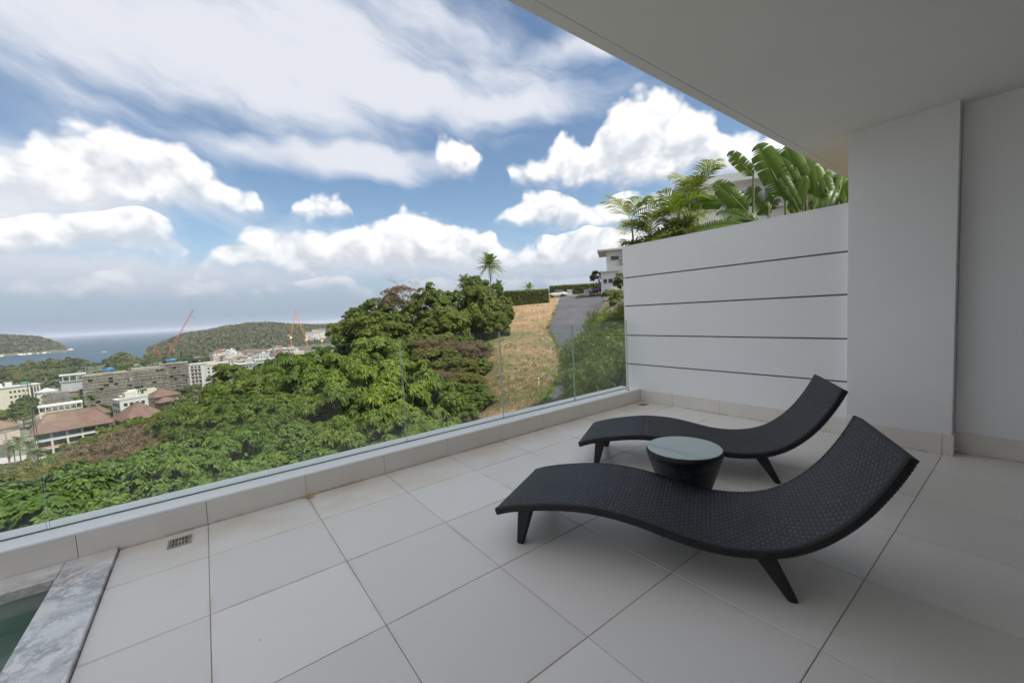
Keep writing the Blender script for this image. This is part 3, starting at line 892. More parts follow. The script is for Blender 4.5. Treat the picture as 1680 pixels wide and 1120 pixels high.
for c in _cols:
    d = ray(c, 560 - 0.0) if True else None
    hy = 553 - 0.0517 * c
    d = ray(c, hy); _caz.append(math.atan2(d[0], d[1]))
_caz = np.array(_caz); _ctab = np.array([TAB[c] for c in _cols], float)
_behind = np.array([-3, -1.6, -1.4, -0.5, 1.5, 4, 6, 9, 12, 16, 20, 24, 28], float)
_caz = np.r_[_caz, 1.2, 2.6, _caz[0] + 2 * math.pi]; _ctab = np.vstack([_ctab, _behind, [-3, -2.4, -4, -5, -6, -8, -10, -13, -18, -25, -33, -40, -44], _ctab[0]])
def fract_noise(x, y, s, seed=0):
    v = 0
    for k, (f, a) in enumerate(((1, 1.0), (2.1, 0.5), (4.3, 0.25))):
        v = v + a * np.sin(x * f / s + 1.7 * k + seed + 1.3 * np.sin(y * f / s * 0.8 + k)) * np.cos(y * f / s + 2.3 * k + 0.9 * np.sin(x * f / s * 0.7 + seed))
    return v
def ground(x, y):
    x = np.asarray(x, float); y = np.asarray(y, float)
    D = np.hypot(x, y); az = np.arctan2(x, y)
    az = np.where(az < _caz[0], az + 2 * math.pi, az)
    D_ = np.clip(D, 0, 299.9)
    j = np.clip(np.searchsorted(DS, D_, side='right') - 1, 0, len(DS) - 2)
    dj = np.array(DS, float)
    f = (D_ - dj[j]) / (dj[j + 1] - dj[j]); f = f * f * (3 - 2 * f) * 0.4 + f * 0.6
    i = np.clip(np.searchsorted(_caz, az, side='right') - 1, 0, len(_caz) - 2)
    g = (az - _caz[i]) / (_caz[i + 1] - _caz[i]); g = g * g * (3 - 2 * g)
    z = (_ctab[i, j] * (1 - f) + _ctab[i, j + 1] * f) * (1 - g) + (_ctab[i + 1, j] * (1 - f) + _ctab[i + 1, j + 1] * f) * g
    z = z + fract_noise(x, y, 7.0) * np.clip((D - 8) / 40, 0, 1) * np.clip((230 - D) / 60, 0, 1) * 0.28
    # far from the hill the land lies flat and then sinks below the sea
    t = np.clip((D - 300) / 600, 0, 1)
    side = np.clip((az - _caz[4]) / 0.4, 0, 1)          # right of the bay the hills go on
    flat = TOWN + (z - TOWN) * (1 - t * (1 - side)) if False else z
    z = np.where(D > 299, z * (1 - t) + TOWN * t, z)
    s = np.clip((D - 860) / 160, 0, 1)
    return z * (1 - s) + (SEA - 4) * s
def hit(px, py, d0=6.0, d1=290.0):
    d = ray(px, py); h = math.hypot(d[0], d[1])
    D = np.linspace(d0, d1, 1200)
    P_ = CAM[None] + d[None] * (D / h)[:, None]
    below = P_[:, 2] < ground(P_[:, 0], P_[:, 1])
    k = int(np.argmax(below)) if below.any() else len(D) - 1
    return np.array([P_[k, 0], P_[k, 1], float(ground(P_[k, 0], P_[k, 1]))])

m, T, b, o = new_mat('hill_ground')
pos = worldco(T)
z = T.sep(pos)[2]
n1 = T.noise(pos, 0.10, 5, 0.65); n2 = T.noise(pos, 1.2, 5, 0.65)
soil = T.mix(T.smooth(n2, 0.3, 0.7), (0.085, 0.062, 0.042, 1), (0.17, 0.125, 0.085, 1))
green = T.mix(T.smooth(n2, 0.35, 0.7), (0.035, 0.05, 0.018, 1), (0.075, 0.085, 0.03, 1))
hillc = T.mix(T.smooth(n1, 0.42, 0.60), soil, green)
town = T.mix(T.smooth(T.noise(pos, 0.03, 4, 0.6), 0.4, 0.6), (0.20, 0.185, 0.16, 1), (0.075, 0.085, 0.04, 1))
T.put(b.inputs['Base Color'], T.mix(T.smooth(z, -43, -38), town, hillc))
b.inputs['Roughness'].default_value = 0.95
bump(T, b, n2, 0.7, 0.3)
az_f = np.concatenate([np.linspace(-2.35, -0.35, 330), np.linspace(-0.35, 2 * math.pi - 2.35, 90)[1:]])
Dg = np.concatenate([[0.5, 2.0], np.geomspace(4, 300, 130), np.geomspace(315, 1300, 36), [2500, 6000, 20000, 60000]])
AZ, DD = np.meshgrid(az_f, Dg, indexing='ij')
gx, gy = DD * np.sin(AZ), DD * np.cos(AZ)
Vg = np.stack([gx, gy, ground(gx, gy)], -1)
na, nd_ = len(az_f), len(Dg)
ii, jj = np.meshgrid(np.arange(na - 1), np.arange(nd_ - 1), indexing='ij')
Qg = np.stack([ii * nd_ + jj, ii * nd_ + jj + 1, (ii + 1) * nd_ + jj + 1, (ii + 1) * nd_ + jj], -1).reshape(-1, 4)
tag(link('ground', np_mesh('ground', Vg.reshape(-1, 3), Qg[:, ::-1], mats=['hill_ground'], smooth=True)), kind='structure')

# sea
m, T, b, o = new_mat('sea_water')
pos = worldco(T)
n = T.noise(T.v('MULTIPLY', pos, (0.004, 0.012, 1)), 1.0, 5, 0.6)
T.put(b.inputs['Base Color'], T.mix(T.smooth(n, 0.3, 0.7), (0.016, 0.042, 0.068, 1), (0.022, 0.056, 0.082, 1)))
b.inputs['Roughness'].default_value = 0.45
b.inputs['IOR'].default_value = 1.33
b.inputs['Specular IOR Level'].default_value = 0.12
bump(T, b, T.combo(T.noise(pos, 0.25, 4, 0.6), T.m('MULTIPLY', T.noise(pos, 0.03, 3, 0.6), 3.0)), 0.6, 1.0)
sa = np.linspace(0, 2 * math.pi, 97)[:-1]
rings = [300, 900, 2500, 8000, 24000, 60000]
Vs = np.array([(r * math.sin(a), r * math.cos(a), SEA) for r in rings for a in sa])
Qs = [(k * 96 + i, k * 96 + (i + 1) % 96, (k + 1) * 96 + (i + 1) % 96, (k + 1) * 96 + i) for k in range(len(rings) - 1) for i in range(96)]
tag(link('sea', np_mesh('sea', Vs, np.array(Qs), mats=['sea_water'], smooth=True)), kind='structure')

# sheets laid over the hillside: dry slope and asphalt lane
def drape(name, rows, lift, mat, n=14, rim=0.0):
    """rows: (py, px_left, px_right) from far to near"""
    pys = np.concatenate([np.linspace(rows[k][0], rows[k + 1][0], 9)[:-1] for k in range(len(rows) - 1)] + [[rows[-1][0]]])
    ry = [r[0] for r in rows]
    V = []
    for py in pys:
        xl = np.interp(py, ry, [r[1] for r in rows]); xr = np.interp(py, ry, [r[2] for r in rows])
        for k in range(n + 1):
            p_ = hit(xl + (xr - xl) * k / n, py); V.append((p_[0], p_[1], p_[2] + lift))
    m_ = len(pys)
    Q = [(r * (n + 1) + k, r * (n + 1) + k + 1, (r + 1) * (n + 1) + k + 1, (r + 1) * (n + 1) + k) for r in range(m_ - 1) for k in range(n)]
    return tag(link(name, np_mesh(name, np.array(V), np.array(Q)[:, ::-1], mats=[mat], smooth=True)), kind='structure')
m, T, b, o = new_mat('dry_slope')
pos = worldco(T)
n1 = T.noise(pos, 0.22, 5, 0.68); n2 = T.noise(pos, 2.2, 6, 0.7); n3 = T.noise(pos, 14, 4, 0.7)
c = T.mix(T.smooth(n2, 0.32, 0.68), (0.21, 0.125, 0.068, 1), (0.33, 0.21, 0.115, 1))
c = T.mix(T.m('MULTIPLY', T.smooth(n1, 0.44, 0.58), 0.85), c, (0.12, 0.125, 0.045, 1))
c = T.mix(T.m('MULTIPLY', T.smooth(n3, 0.5, 0.75), 0.25), c, (0.17, 0.11, 0.06, 1))
T.put(b.inputs['Base Color'], c); b.inputs['Roughness'].default_value = 0.95
bump(T, b, T.combo(n2, T.m('MULTIPLY', n3, 0.5)), 0.8, 0.25)
m, T, b, o = new_mat('asphalt')
pos = worldco(T)
n1 = T.noise(pos, 0.35, 5, 0.65); n2 = T.noise(pos, 25, 4, 0.7)
c = T.mix(T.smooth(n1, 0.3, 0.7), (0.040, 0.040, 0.046, 1), (0.064, 0.064, 0.072, 1))
T.put(b.inputs['Base Color'], T.mix(T.m('MULTIPLY', T.smooth(n2, 0.5, 0.75), 0.3), c, (0.12, 0.118, 0.115, 1)))
b.inputs['Roughness'].default_value = 0.9
bump(T, b, n2, 0.4, 0.02)
m, T, b, o = new_mat('concrete')
pos = worldco(T)
n1 = T.noise(pos, 0.6, 5, 0.65); n2 = T.noise(pos, 9, 4, 0.7)
T.put(b.inputs['Base Color'], T.mix(T.smooth(T.combo(T.m('MULTIPLY', n1, .6), T.m('MULTIPLY', n2, .4)), 0.35, 0.65), (0.27, 0.255, 0.23, 1), (0.40, 0.385, 0.36, 1)))
b.inputs['Roughness'].default_value = 0.9
SLOPE = [(486.5, 832, 922), (500, 822, 918), (512, 815, 912), (540, 812, 902), (560, 803, 912), (597, 792, 930), (625, 782, 920), (660, 770, 896), (720, 745, 870)]
LANE = [(486, 919, 996), (500, 915, 988), (520, 908, 975), (540, 899, 972), (560, 910, 985), (575, 917.5, 1000), (597, 927, 1015), (610, 925, 1020), (643, 905, 1030), (660, 893, 1040), (720, 850, 1060)]
drape('dry_slope', SLOPE, 0.06, 'dry_slope', 16)
drape('lane', LANE, 0.11, 'asphalt', 10)

# ------------------------------------------------------------------ foliage builders
def unit(v): return v / (np.linalg.norm(v, axis=-1, keepdims=True) + 1e-9)
def rosettes(C, N, k, L, W, tilt=(-0.3, 0.7), droop=0.25, r=None, rvar=0.45):
    """k leaves round each point C with axis N; returns vertices, quads and a random value per vertex"""
    n = len(C)
    ref = np.where(np.abs(N[:, 2:3]) < 0.9, np.array([[0, 0, 1.0]]), np.array([[1.0, 0, 0]]))
    a = unit(np.cross(N, ref)); b_ = np.cross(N, a)
    ang = (np.arange(k)[None] + rng.random((n, 1)) * k + rng.normal(0, 0.25, (n, k))) * 2 * math.pi / k
    rad = np.cos(ang)[..., None] * a[:, None] + np.sin(ang)[..., None] * b_[:, None]
    th = rng.uniform(tilt[0], tilt[1], (n, k, 1))
    d = unit(np.cos(th) * rad + np.sin(th) * N[:, None])
    s = unit(np.cross(N[:, None], rad) + rng.normal(0, 0.25, (n, k, 3)))
    Lr = L * rng.uniform(0.65, 1.2, (n, k, 1)); Wr = W * rng.uniform(0.7, 1.15, (n, k, 1))
    dn = np.array([0, 0, -1.0]) * Lr * droop
    c = C[:, None]
    p0 = c + d * Lr * 0.08; p1 = c + d * Lr * 0.55 + dn * 0.15; p2 = c + d * Lr * 0.98 + dn
    V = np.stack([p0 - s * Wr * .12, p0 + s * Wr * .12, p1 - s * Wr * .5, p1 + s * Wr * .5, p2 - s * Wr * .1, p2 + s * Wr * .1], 2).reshape(-1, 3)
    base = np.arange(n * k)[:, None, None] * 6
    Q = (base + np.array([[0, 1, 3, 2], [2, 3, 5, 4]])[None]).reshape(-1, 4)
    rr = (r if r is not None else rng.random(n))[:, None] * (1 - rvar) + rng.random((n, k)) * rvar
    return V, Q, np.repeat(rr.ravel(), 6)
def merge(parts):
    V, Q, Rn, o_ = [], [], [], 0
    for v, q, r in parts:
        V.append(v); Q.append(q + o_); Rn.append(r); o_ += len(v)
    return np.concatenate(V), np.concatenate(Q), np.concatenate(Rn)
def sphere_dirs(n, zmin=-0.4):
    z = rng.uniform(zmin, 1, n); a = rng.uniform(0, 2 * math.pi, n); q = np.sqrt(1 - z * z)
    return np.stack([q * np.cos(a), q * np.sin(a), z], -1)
def crown(rx, rz, nclump, rc, nros, k, L, W, droop=0.25, tilt=(-0.3, 0.7), zmin=-0.45, inner=0.5, flat=0.75):
    dirs = sphere_dirs(nclump, zmin)
    cc = dirs * (rng.uniform(inner, 0.92, (nclump, 1)) ** 0.7) * np.array([rx, rx, rz])
    cc[:, 2] += rng.normal(0, rz * 0.06, nclump)
    parts = []
    rcs = rc * rng.uniform(0.65, 1.25, nclump)
    ct = rng.random(nclump)
    per = np.maximum(4, (nros * rcs ** 2 / np.sum(rcs ** 2)).astype(int))
    C, N, Rr = [], [], []
    for i in range(nclump):
        dd = unit(sphere_dirs(per[i], -0.5) + dirs[i] * 0.55)
        C.append(cc[i] + dd * rcs[i] * np.array([1, 1, flat]) * rng.uniform(0.72, 1.05, (per[i], 1)))
        N.append(unit(dd + np.array([0, 0, 0.55]) + rng.normal(0, 0.25, (per[i], 3))))
        Rr.append(np.clip(ct[i] * 0.5 + rng.random(per[i]) * 0.5, 0, 1))
    return rosettes(np.concatenate(C), np.concatenate(N), k, L, W, tilt, droop, np.concatenate(Rr)), cc
def trunk_mesh(name, cc, hc, r0, mat, nl=7, seed=0):
    """tapered trunk of unit height hc with limbs to some clump centres (relative to the crown centre)"""
    mb = MB()
    top = np.array([0, 0, hc * 0.98])
    j = lambda s: np.array([random.uniform(-s, s), random.uniform(-s, s), 0])
    p1, p2 = np.array([0, 0, hc * 0.35]) + j(0.12 * hc * 0.3), np.array([0, 0, hc * 0.68]) + j(0.15 * hc * 0.3)
    mb.tube([(0, 0, -0.5), (0, 0, 0), p1, p2, top], [r0 * 1.5, r0 * 1.25, r0, r0 * 0.8, r0 * 0.35], 8)
    pick = list(range(len(cc))); random.shuffle(pick)
    for i in pick[:nl]:
        e = np.array([0, 0, hc]) + cc[i] * 0.95
        s_ = p1 + (p2 - p1) * random.uniform(0.3, 1.0) if random.random() < 0.6 else p2 + (top - p2) * random.uniform(0, 0.6)
        m_ = (s_ + e) / 2 + np.array([0, 0, -0.12 * np.linalg.norm(e - s_)]) + j(0.15)
        mb.tube([s_, m_, e], [r0 * 0.5, r0 * 0.3, r0 * 0.08], 6, False)
    return mb.mesh(name, mat, smooth=True)

G_BIG = [(0.0, (0.039, 0.0661, 0.0099)), (0.35, (0.0756, 0.1163, 0.0143)), (0.7, (0.1525, 0.1938, 0.0242)), (0.92, (0.244, 0.2964, 0.044)), (1.0, (0.42, 0.34, 0.03))]
G_LUSH = [(0.0, (0.036, 0.065, 0.0099)), (0.4, (0.0696, 0.1176, 0.0165)), (0.75, (0.12, 0.177, 0.0264)), (0.95, (0.216, 0.2576, 0.0462)), (1.0, (0.4, 0.33, 0.03))]
G_OLIVE = [(0.0, (0.0415, 0.0684, 0.011)), (0.4, (0.0781, 0.1186, 0.0176)), (0.75, (0.1342, 0.1801, 0.0286)), (1.0, (0.2, 0.225, 0.045))]
G_DARK = [(0.0, (0.0418, 0.0636, 0.011)), (0.5, (0.0902, 0.1251, 0.021)), (0.85, (0.1595, 0.1887, 0.034)), (1.0, (0.22, 0.235, 0.05))]
G_BROWN = [(0.0, (0.10, 0.065, 0.042)), (0.5, (0.17, 0.115, 0.075)), (0.85, (0.23, 0.165, 0.105)), (1.0, (0.15, 0.15, 0.05))]
G_RUST = [(0.0, (0.050, 0.060, 0.014)), (0.45, (0.095, 0.110, 0.024)), (0.75, (0.155, 0.140, 0.036)), (1.0, (0.27, 0.15, 0.05))]
leaf_mat('leaf_big', G_BIG, 0.28, vary=0.25); leaf_mat('leaf_lush', G_LUSH, 0.28); leaf_mat('leaf_olive', G_OLIVE, 0.26, vary=0.32); leaf_mat('leaf_dark', G_DARK, 0.26, vary=0.28)
leaf_mat('leaf_brown', G_BROWN, 0.2, 0.7, 0.15); leaf_mat('leaf_rust', G_RUST, 0.25, 0.6, 0.2)
leaf_mat('leaf_far', vary=0.5, stops=[(0.0, (0.040, 0.056, 0.018)), (0.5, (0.075, 0.095, 0.028)), (0.8, (0.13, 0.14, 0.042)), (1.0, (0.19, 0.165, 0.07))], trans=0.2, rough=0.7, spec=0.2)
leaf_mat('leaf_headland', [(0.0, (0.062, 0.076, 0.030)), (0.4, (0.085, 0.098, 0.040)), (0.7, (0.118, 0.112, 0.062)), (0.85, (0.10, 0.118, 0.048)), (1.0, (0.13, 0.145, 0.058))], 0.15, 0.8, 0.1)
leaf_mat('leaf_bamboo', [(0.0, (0.060, 0.090, 0.020)), (0.5, (0.115, 0.152, 0.036)), (1.0, (0.23, 0.25, 0.075))], 0.35, 0.5, 0.2)
leaf_mat('leaf_hedge', [(0.0, (0.045, 0.068, 0.012)), (0.6, (0.105, 0.135, 0.022)), (1.0, (0.18, 0.19, 0.04))], 0.25)
leaf_mat('leaf_palm', [(0.0, (0.055, 0.092, 0.018)), (0.55, (0.125, 0.170, 0.034)), (0.88, (0.19, 0.21, 0.045)), (1.0, (0.36, 0.29, 0.07))], 0.38)
leaf_mat('leaf_banana', [(0.0, (0.045, 0.090, 0.014)), (0.5, (0.085, 0.150, 0.022)), (0.9, (0.150, 0.215, 0.034)), (1.0, (0.26, 0.28, 0.06))], 0.5, 0.4)
leaf_mat('leaf_dead', [(0.0, (0.10, 0.06, 0.03)), (1.0, (0.24, 0.15, 0.07))], 0.2, 0.8, 0.1)
leaf_mat('petal_magenta', [(0.0, (0.18, 0.015, 0.16)), (1.0, (0.42, 0.05, 0.38))], 0.3)
leaf_mat('grass_dry', [(0.0, (0.14, 0.10, 0.055)), (0.35, (0.22, 0.16, 0.09)), (0.55, (0.28, 0.21, 0.12)), (0.68, (0.12, 0.13, 0.045)), (1.0, (0.09, 0.12, 0.035))], 0.25, 0.7, 0.1)
plain('bark', (0.10, 0.078, 0.06), 0.9, 0.35, 2.0, 0.5)
plain('bark_pale', (0.23, 0.19, 0.155), 0.9, 0.3, 2.0, 0.4)

PROTO = {}
def proto(key, leafmat, hc, r0, bark='bark', **kw):
    (v, q, r), cc = crown(**kw)
    PROTO[key] = (np_mesh('crown_' + key, v, q, mats=[leafmat], rnd=r), trunk_mesh('trunk_' + key, cc, hc, r0, bark), hc, kw['rx'], kw['rz'])
for s_ in 'ab':
    proto('big' + s_, 'leaf_big', 4.5, 0.14, rx=3.0, rz=2.3, nclump=50, rc=0.62, nros=2300, k=8, L=0.27, W=0.125, droop=0.5, tilt=(-0.25, 0.5), zmin=-0.6)
    proto('lush' + s_, 'leaf_lush', 3.5, 0.12, rx=3.0, rz=1.9, nclump=75, rc=0.58, nros=3600, k=7, L=0.19, W=0.12, droop=0.4, tilt=(-0.2, 0.6), zmin=-0.6)
    proto('olive' + s_, 'leaf_olive', 5.0, 0.16, rx=3.4, rz=2.6, nclump=80, rc=0.60, nros=4300, k=7, L=0.22, W=0.10, droop=0.35, zmin=-0.7)
    proto('dark' + s_, 'leaf_dark', 5.5, 0.18, rx=3.4, rz=2.8, nclump=95, rc=0.72, nros=4400, k=7, L=0.25, W=0.12, droop=0.2, zmin=-0.85)
proto('oval', 'leaf_dark', 5.5, 0.18, rx=2.6, rz=3.4, nclump=95, rc=0.62, nros=4400, k=7, L=0.25, W=0.12, droop=0.2, zmin=-0.9)
proto('brown', 'leaf_brown', 2.5, 0.08, 'bark_pale', rx=2.6, rz=1.5, nclump=40, rc=0.7, nros=1500, k=6, L=0.24, W=0.05, droop=0.1, tilt=(0.1, 1.1))
proto('rust', 'leaf_rust', 2.8, 0.09, rx=2.4, rz=1.7, nclump=42, rc=0.65, nros=1900, k=7, L=0.2, W=0.09, droop=0.2)
proto('far', 'leaf_far', 7.0, 0.3, rx=5.0, rz=4.2, nclump=26, rc=1.6, nros=300, k=6, L=1.3, W=0.75, droop=0.2)
proto('farb', 'leaf_far', 8.0, 0.3, rx=4.2, rz=5.0, nclump=24, rc=1.5, nros=300, k=6, L=1.2, W=0.65, droop=0.25)

def tree(key, px, top, D, rx, rz, label, group=None, cat='tree', name='tree', rot=None):
    """crown top on the line of sight at distance D; trunk stands on the ground below it"""
    crown_me, trunk_me, hc, prx, prz = PROTO[key]
    p_ = at(px, top, D); g = float(ground(p_[0], p_[1]))
    zc = p_[2] - rz * 1.12
    H = max(zc - g, rz * 0.7)
    t = tag(empty(name, (p_[0], p_[1], zc - H), rot if rot is not None else random.uniform(0, 6.28)), label, cat, group)
    tr_ = link('trunk', trunk_me, t); s_ = rx / prx
    tr_.scale = (s_, s_, H / hc)
    c_ = link('crown', crown_me, t, (0, 0, H)); c_.scale = (s_, s_, rz / prz)
    return t

# near shrubs below the glass
LB = 'lush broad leaved shrub growing on the slope right below the balcony'
for px, py, D, rx, rz in ((-190, 835, 15, 2.6, 1.6), (-40, 806, 14.5, 2.5, 1.5), (105, 778, 15, 2.2, 1.5), (225, 730, 16, 2.2, 1.6), (330, 704, 17.5, 2.2, 1.5), (420, 690, 19, 2.0, 1.4),
                          (50, 850, 11, 2.0, 1.4), (220, 800, 11.5, 1.9, 1.4), (370, 752, 12.5, 1.8, 1.4), (-140, 900, 11, 2.0, 1.5), (480, 742, 14, 1.7, 1.3), (300, 835, 9.5, 1.5, 1.1), (450, 795, 10.5, 1.4, 1.1),
                          (165, 762, 20, 2.2, 1.5), (0, 805, 19, 2.4, 1.5), (130, 850, 9.8, 1.5, 1.2), (280, 745, 15, 1.8, 1.4)):
    tree(random.choice(('lusha', 'lushb')), px, py, D, rx, rz, LB, 'lush shrubs below the balcony', 'shrub', 'lush_shrub')
BL = 'large leaved tree with drooping bright green leaf rosettes below the balcony'
for px, py, D, rx, rz in ((605, 553, 31, 2.8, 1.9), (550, 568, 28, 2.6, 2.2), (645, 576, 26, 3.0, 2.4), (700, 612, 22, 2.3, 1.9), (660, 632, 20, 2.4, 1.9), (620, 668, 17, 2.2, 1.7), (690, 694, 15.5, 1.7, 1.3), (545, 635, 22, 2.2, 1.8), (560, 708, 15, 1.8, 1.4), (590, 600, 25, 2.6, 2.0)):
    tree(random.choice(('biga', 'bigb')), px, py, D, rx, rz, BL, 'large leaved trees below the balcony', 'tree', 'broad_leaf_tree')
OL = 'small leaved olive green tree in the thicket on the hillside'
for px, py, D, rx, rz in ((415, 597, 50, 2.8, 2.6), (443, 588, 45, 2.8, 2.6), (468, 575, 52, 2.8, 2.6), (495, 571, 38, 2.8, 2.4), (430, 612, 33, 3.2, 2.6), (380, 642, 30, 2.8, 2.2), (465, 640, 25, 2.6, 2.1), (338, 650, 42, 2.8, 2.2), (520, 596, 30, 2.6, 2.2), (500, 690, 20, 2.0, 1.7),
                          (395, 618, 40, 3.0, 2.4), (300, 672, 52, 3.0, 2.2), (430, 670, 22, 2.0, 1.6), (530, 562, 52, 2.6, 2.2), (475, 606, 31, 2.6, 2.2), (360, 660, 34, 2.4, 1.9), (420, 640, 28, 2.4, 2.0), (318, 662, 60, 2.6, 2.0), (520, 650, 24, 2.0, 1.7)):
    tree(random.choice(('olivea', 'oliveb', 'oliveb', 'darka')), px, py, D, rx, rz, OL, 'olive green trees on the hillside', 'tree', 'hillside_tree')
for px, py, D, rx, rz, lb in ((368, 594, 62, 2.7, 2.8, 'dark rounded tree on the hillside next to the white apartment block'),
                              (603, 508, 47, 3.7, 2.6, 'broad dome shaped tree below the bare branched tree'),
                              (655, 528, 42, 2.2, 1.8, 'low bright tree beside the dome shaped tree'),
                              (778, 466, 54, 3.5, 3.8, 'wide spreading tree left of the dry grass slope'),
                              (738, 498, 48, 2.5, 2.7, 'dark tree shading the reddish bank'),
                              (812, 508, 50, 2.0, 2.0, 'small tree overhanging the dry grass slope'),
                              (612, 486, 75, 2.4, 2.2, 'dark tree behind the bare branched tree'),
                              (586, 502, 80, 2.4, 1.8, 'low tree at the left end of the hilltop'),
                              (645, 480, 72, 2.4, 2.4, 'dark tree right behind the bare branched trunk'),
                              (672, 492, 62, 2.2, 2.6, 'dark tree filling the gap left of the oval tree'),
                              (640, 512, 56, 2.4, 2.2, 'green tree in front of the bare branched trunk'),
                              (742, 472, 66, 2.3, 2.8, 'dark tree between the oval tree and the spreading tree'),
                              (566, 522, 60, 2.4, 2.2, 'green tree left of the dome shaped tree'),
                              (795, 458, 82, 2.4, 2.8, 'leafy tree at the foot of the coconut palm'),
                              (776, 449, 88, 2.6, 3.2, 'tall leafy tree left of the coconut palm'),
                              (828, 497, 62, 1.4, 1.5, 'small bush at the upper left edge of the dry slope'),
                              (812, 462, 90, 1.9, 2.4, 'leafy tree right behind the coconut palm trunk'),
                              (824, 484, 76, 1.7, 1.8, 'small tree between the coconut palm and the clipped hedge'),
                              (700, 520, 47, 2.2, 2.0, 'green tree below the oval tree')):
    tree(random.choice(('darka', 'darkb')), px, py, D, rx, rz, lb, None, 'tree', 'dark_tree')
tree('oval', 702, 461, 56, 2.3, 3.3, 'tall oval dark green tree on the hilltop', None, 'tree', 'oval_tree')
BR = 'leafless brown thicket on the hillside above the brown roofed resort'
for px, py, D, rx, rz in ((225, 702, 62, 4.0, 2.0), (170, 722, 58, 3.4, 1.8), (265, 695, 58, 3.0, 1.8), (285, 715, 45, 2.4, 1.4), (215, 725, 46, 2.8, 1.5), (190, 745, 38, 2.2, 1.2)):
    tree('brown', px, py, D, rx, rz, BR, 'brown thickets', 'shrub', 'dry_thicket')
RU = 'shrub with rust and yellow leaves on the lower hillside'
for px, py, D, rx, rz in ((276, 676, 68, 2.6, 2.0), (45, 768, 42, 2.8, 1.9), (-60, 776, 42, 3.0, 1.9), (100, 755, 46, 2.6, 1.9), (300, 692, 45, 1.8, 1.2), (250, 728, 34, 1.8, 1.2), (-10, 762, 52, 2.8, 1.8)):
    tree('rust', px, py, D, rx, rz, RU, 'rust coloured shrubs', 'shrub', 'rust_shrub')
LG = 'leafy green tree along the lower edge of the hillside'
for px, py, D, rx, rz in ((80, 748, 66, 2.8, 2.4), (107, 733, 72, 3.0, 2.4), (145, 714, 82, 3.2, 2.6), (183, 694, 92, 3.6, 2.8), (229, 681, 94, 3.8, 2.8), (262, 676, 92, 3.4, 2.6), (284, 666, 98, 3.6, 2.8), (304, 658, 98, 3.0, 2.6), (130, 742, 58, 2.6, 2.0), (60, 765, 54, 2.4, 1.8), (150, 735, 62, 2.6, 2.0)):
    tree(random.choice(('olivea', 'darkb', 'darka')), px, py, D, rx, rz, LG, 'trees along the lower hillside', 'tree', 'slope_tree')
UB = 'low dry reddish shrub on the bank beside the grass slope'
for px, py, D, rx, rz in ((700, 570, 36, 2.0, 0.9), (740, 585, 34, 2.0, 0.8), (770, 562, 40, 2.0, 0.9), (720, 548, 44, 2.0, 0.9), (760, 612, 29, 1.5, 0.6), (725, 606, 30, 1.6, 0.7), (690, 556, 40, 1.8, .8), (750, 560, 38, 1.8, .7), (780, 590, 34, 1.3, .6)):
    tree('brown' if px % 20 else 'rust', px, py, D, rx, rz, UB, 'dry shrubs on the bank', 'shrub', 'bank_shrub')
GB = 'low green shrub on the reddish bank'
for px, py, D, rx, rz in ((690, 545, 42, 1.6, 1.0), (755, 548, 43, 1.5, 0.9), (785, 555, 42, 1.4, 0.8), (745, 625, 26, 1.2, 0.7), (790, 585, 34, 1.0, 0.6), (715, 622, 25, 1.2, 0.8), (735, 570, 36, 1.0, .6), (775, 628, 27, 1.0, .5), (765, 645, 24, 1.0, .5), (795, 640, 25, .8, .4), (752, 655, 22, 1.0, .6)):
    tree('olivea', px, py, D, rx, rz, GB, 'green shrubs on the bank', 'shrub', 'green_shrub')

# leafless tree on the hilltop
def bare_tree(px, py_top, D, H, label):
    p_ = at(px, py_top, D); g = float(ground(p_[0], p_[1]))
    H = p_[2] - g
    t = tag(empty('bare_tree', (p_[0], p_[1], g)), label, 'tree')
    mb = MB()
    def grow(p, d, L, r, lev):
        e = p + d * L
        m_ = p + d * L * 0.5 + np.array([random.gauss(0, L * 0.05) for _ in range(3)])
        mb.tube([p, m_, e], [r, r * 0.8, r * 0.6], 5 if lev else 8, False)
        if lev >= 4: return
        for _ in range(3 if lev else 5):
            a = np.array([random.gauss(0, 1), random.gauss(0, 1), random.gauss(0.25, 0.5)]); a /= np.linalg.norm(a)
            d2 = d * 0.55 + a * 0.75; d2 /= np.linalg.norm(d2)
            grow(p + d * L * random.uniform(0.55, 1.0), d2, L * random.uniform(0.55, 0.8), r * 0.52, lev + 1)
    grow(np.array([0, 0, -0.3]), np.array([0, 0, 1.0]), H * 0.46, 0.20, 0)
    mb.build('trunk', 'bark_pale', t, smooth=True)
    (v, q, r), cc = crown(rx=2.8, rz=1.8, nclump=34, rc=0.6, nros=1300, k=5, L=0.24, W=0.07, tilt=(0, 1))
    c_ = link('crown', np_mesh('crown_bare', v, q, mats=['leaf_brown'], rnd=r), t, (0, 0, H * 0.72))
    return t
bare_tree(655, 458, 64, 9, 'leafless pale trunked tree with spreading twigs on the hilltop')
bare_tree(768, 452, 96, 9, 'pale leafless tree left of the coconut palm')

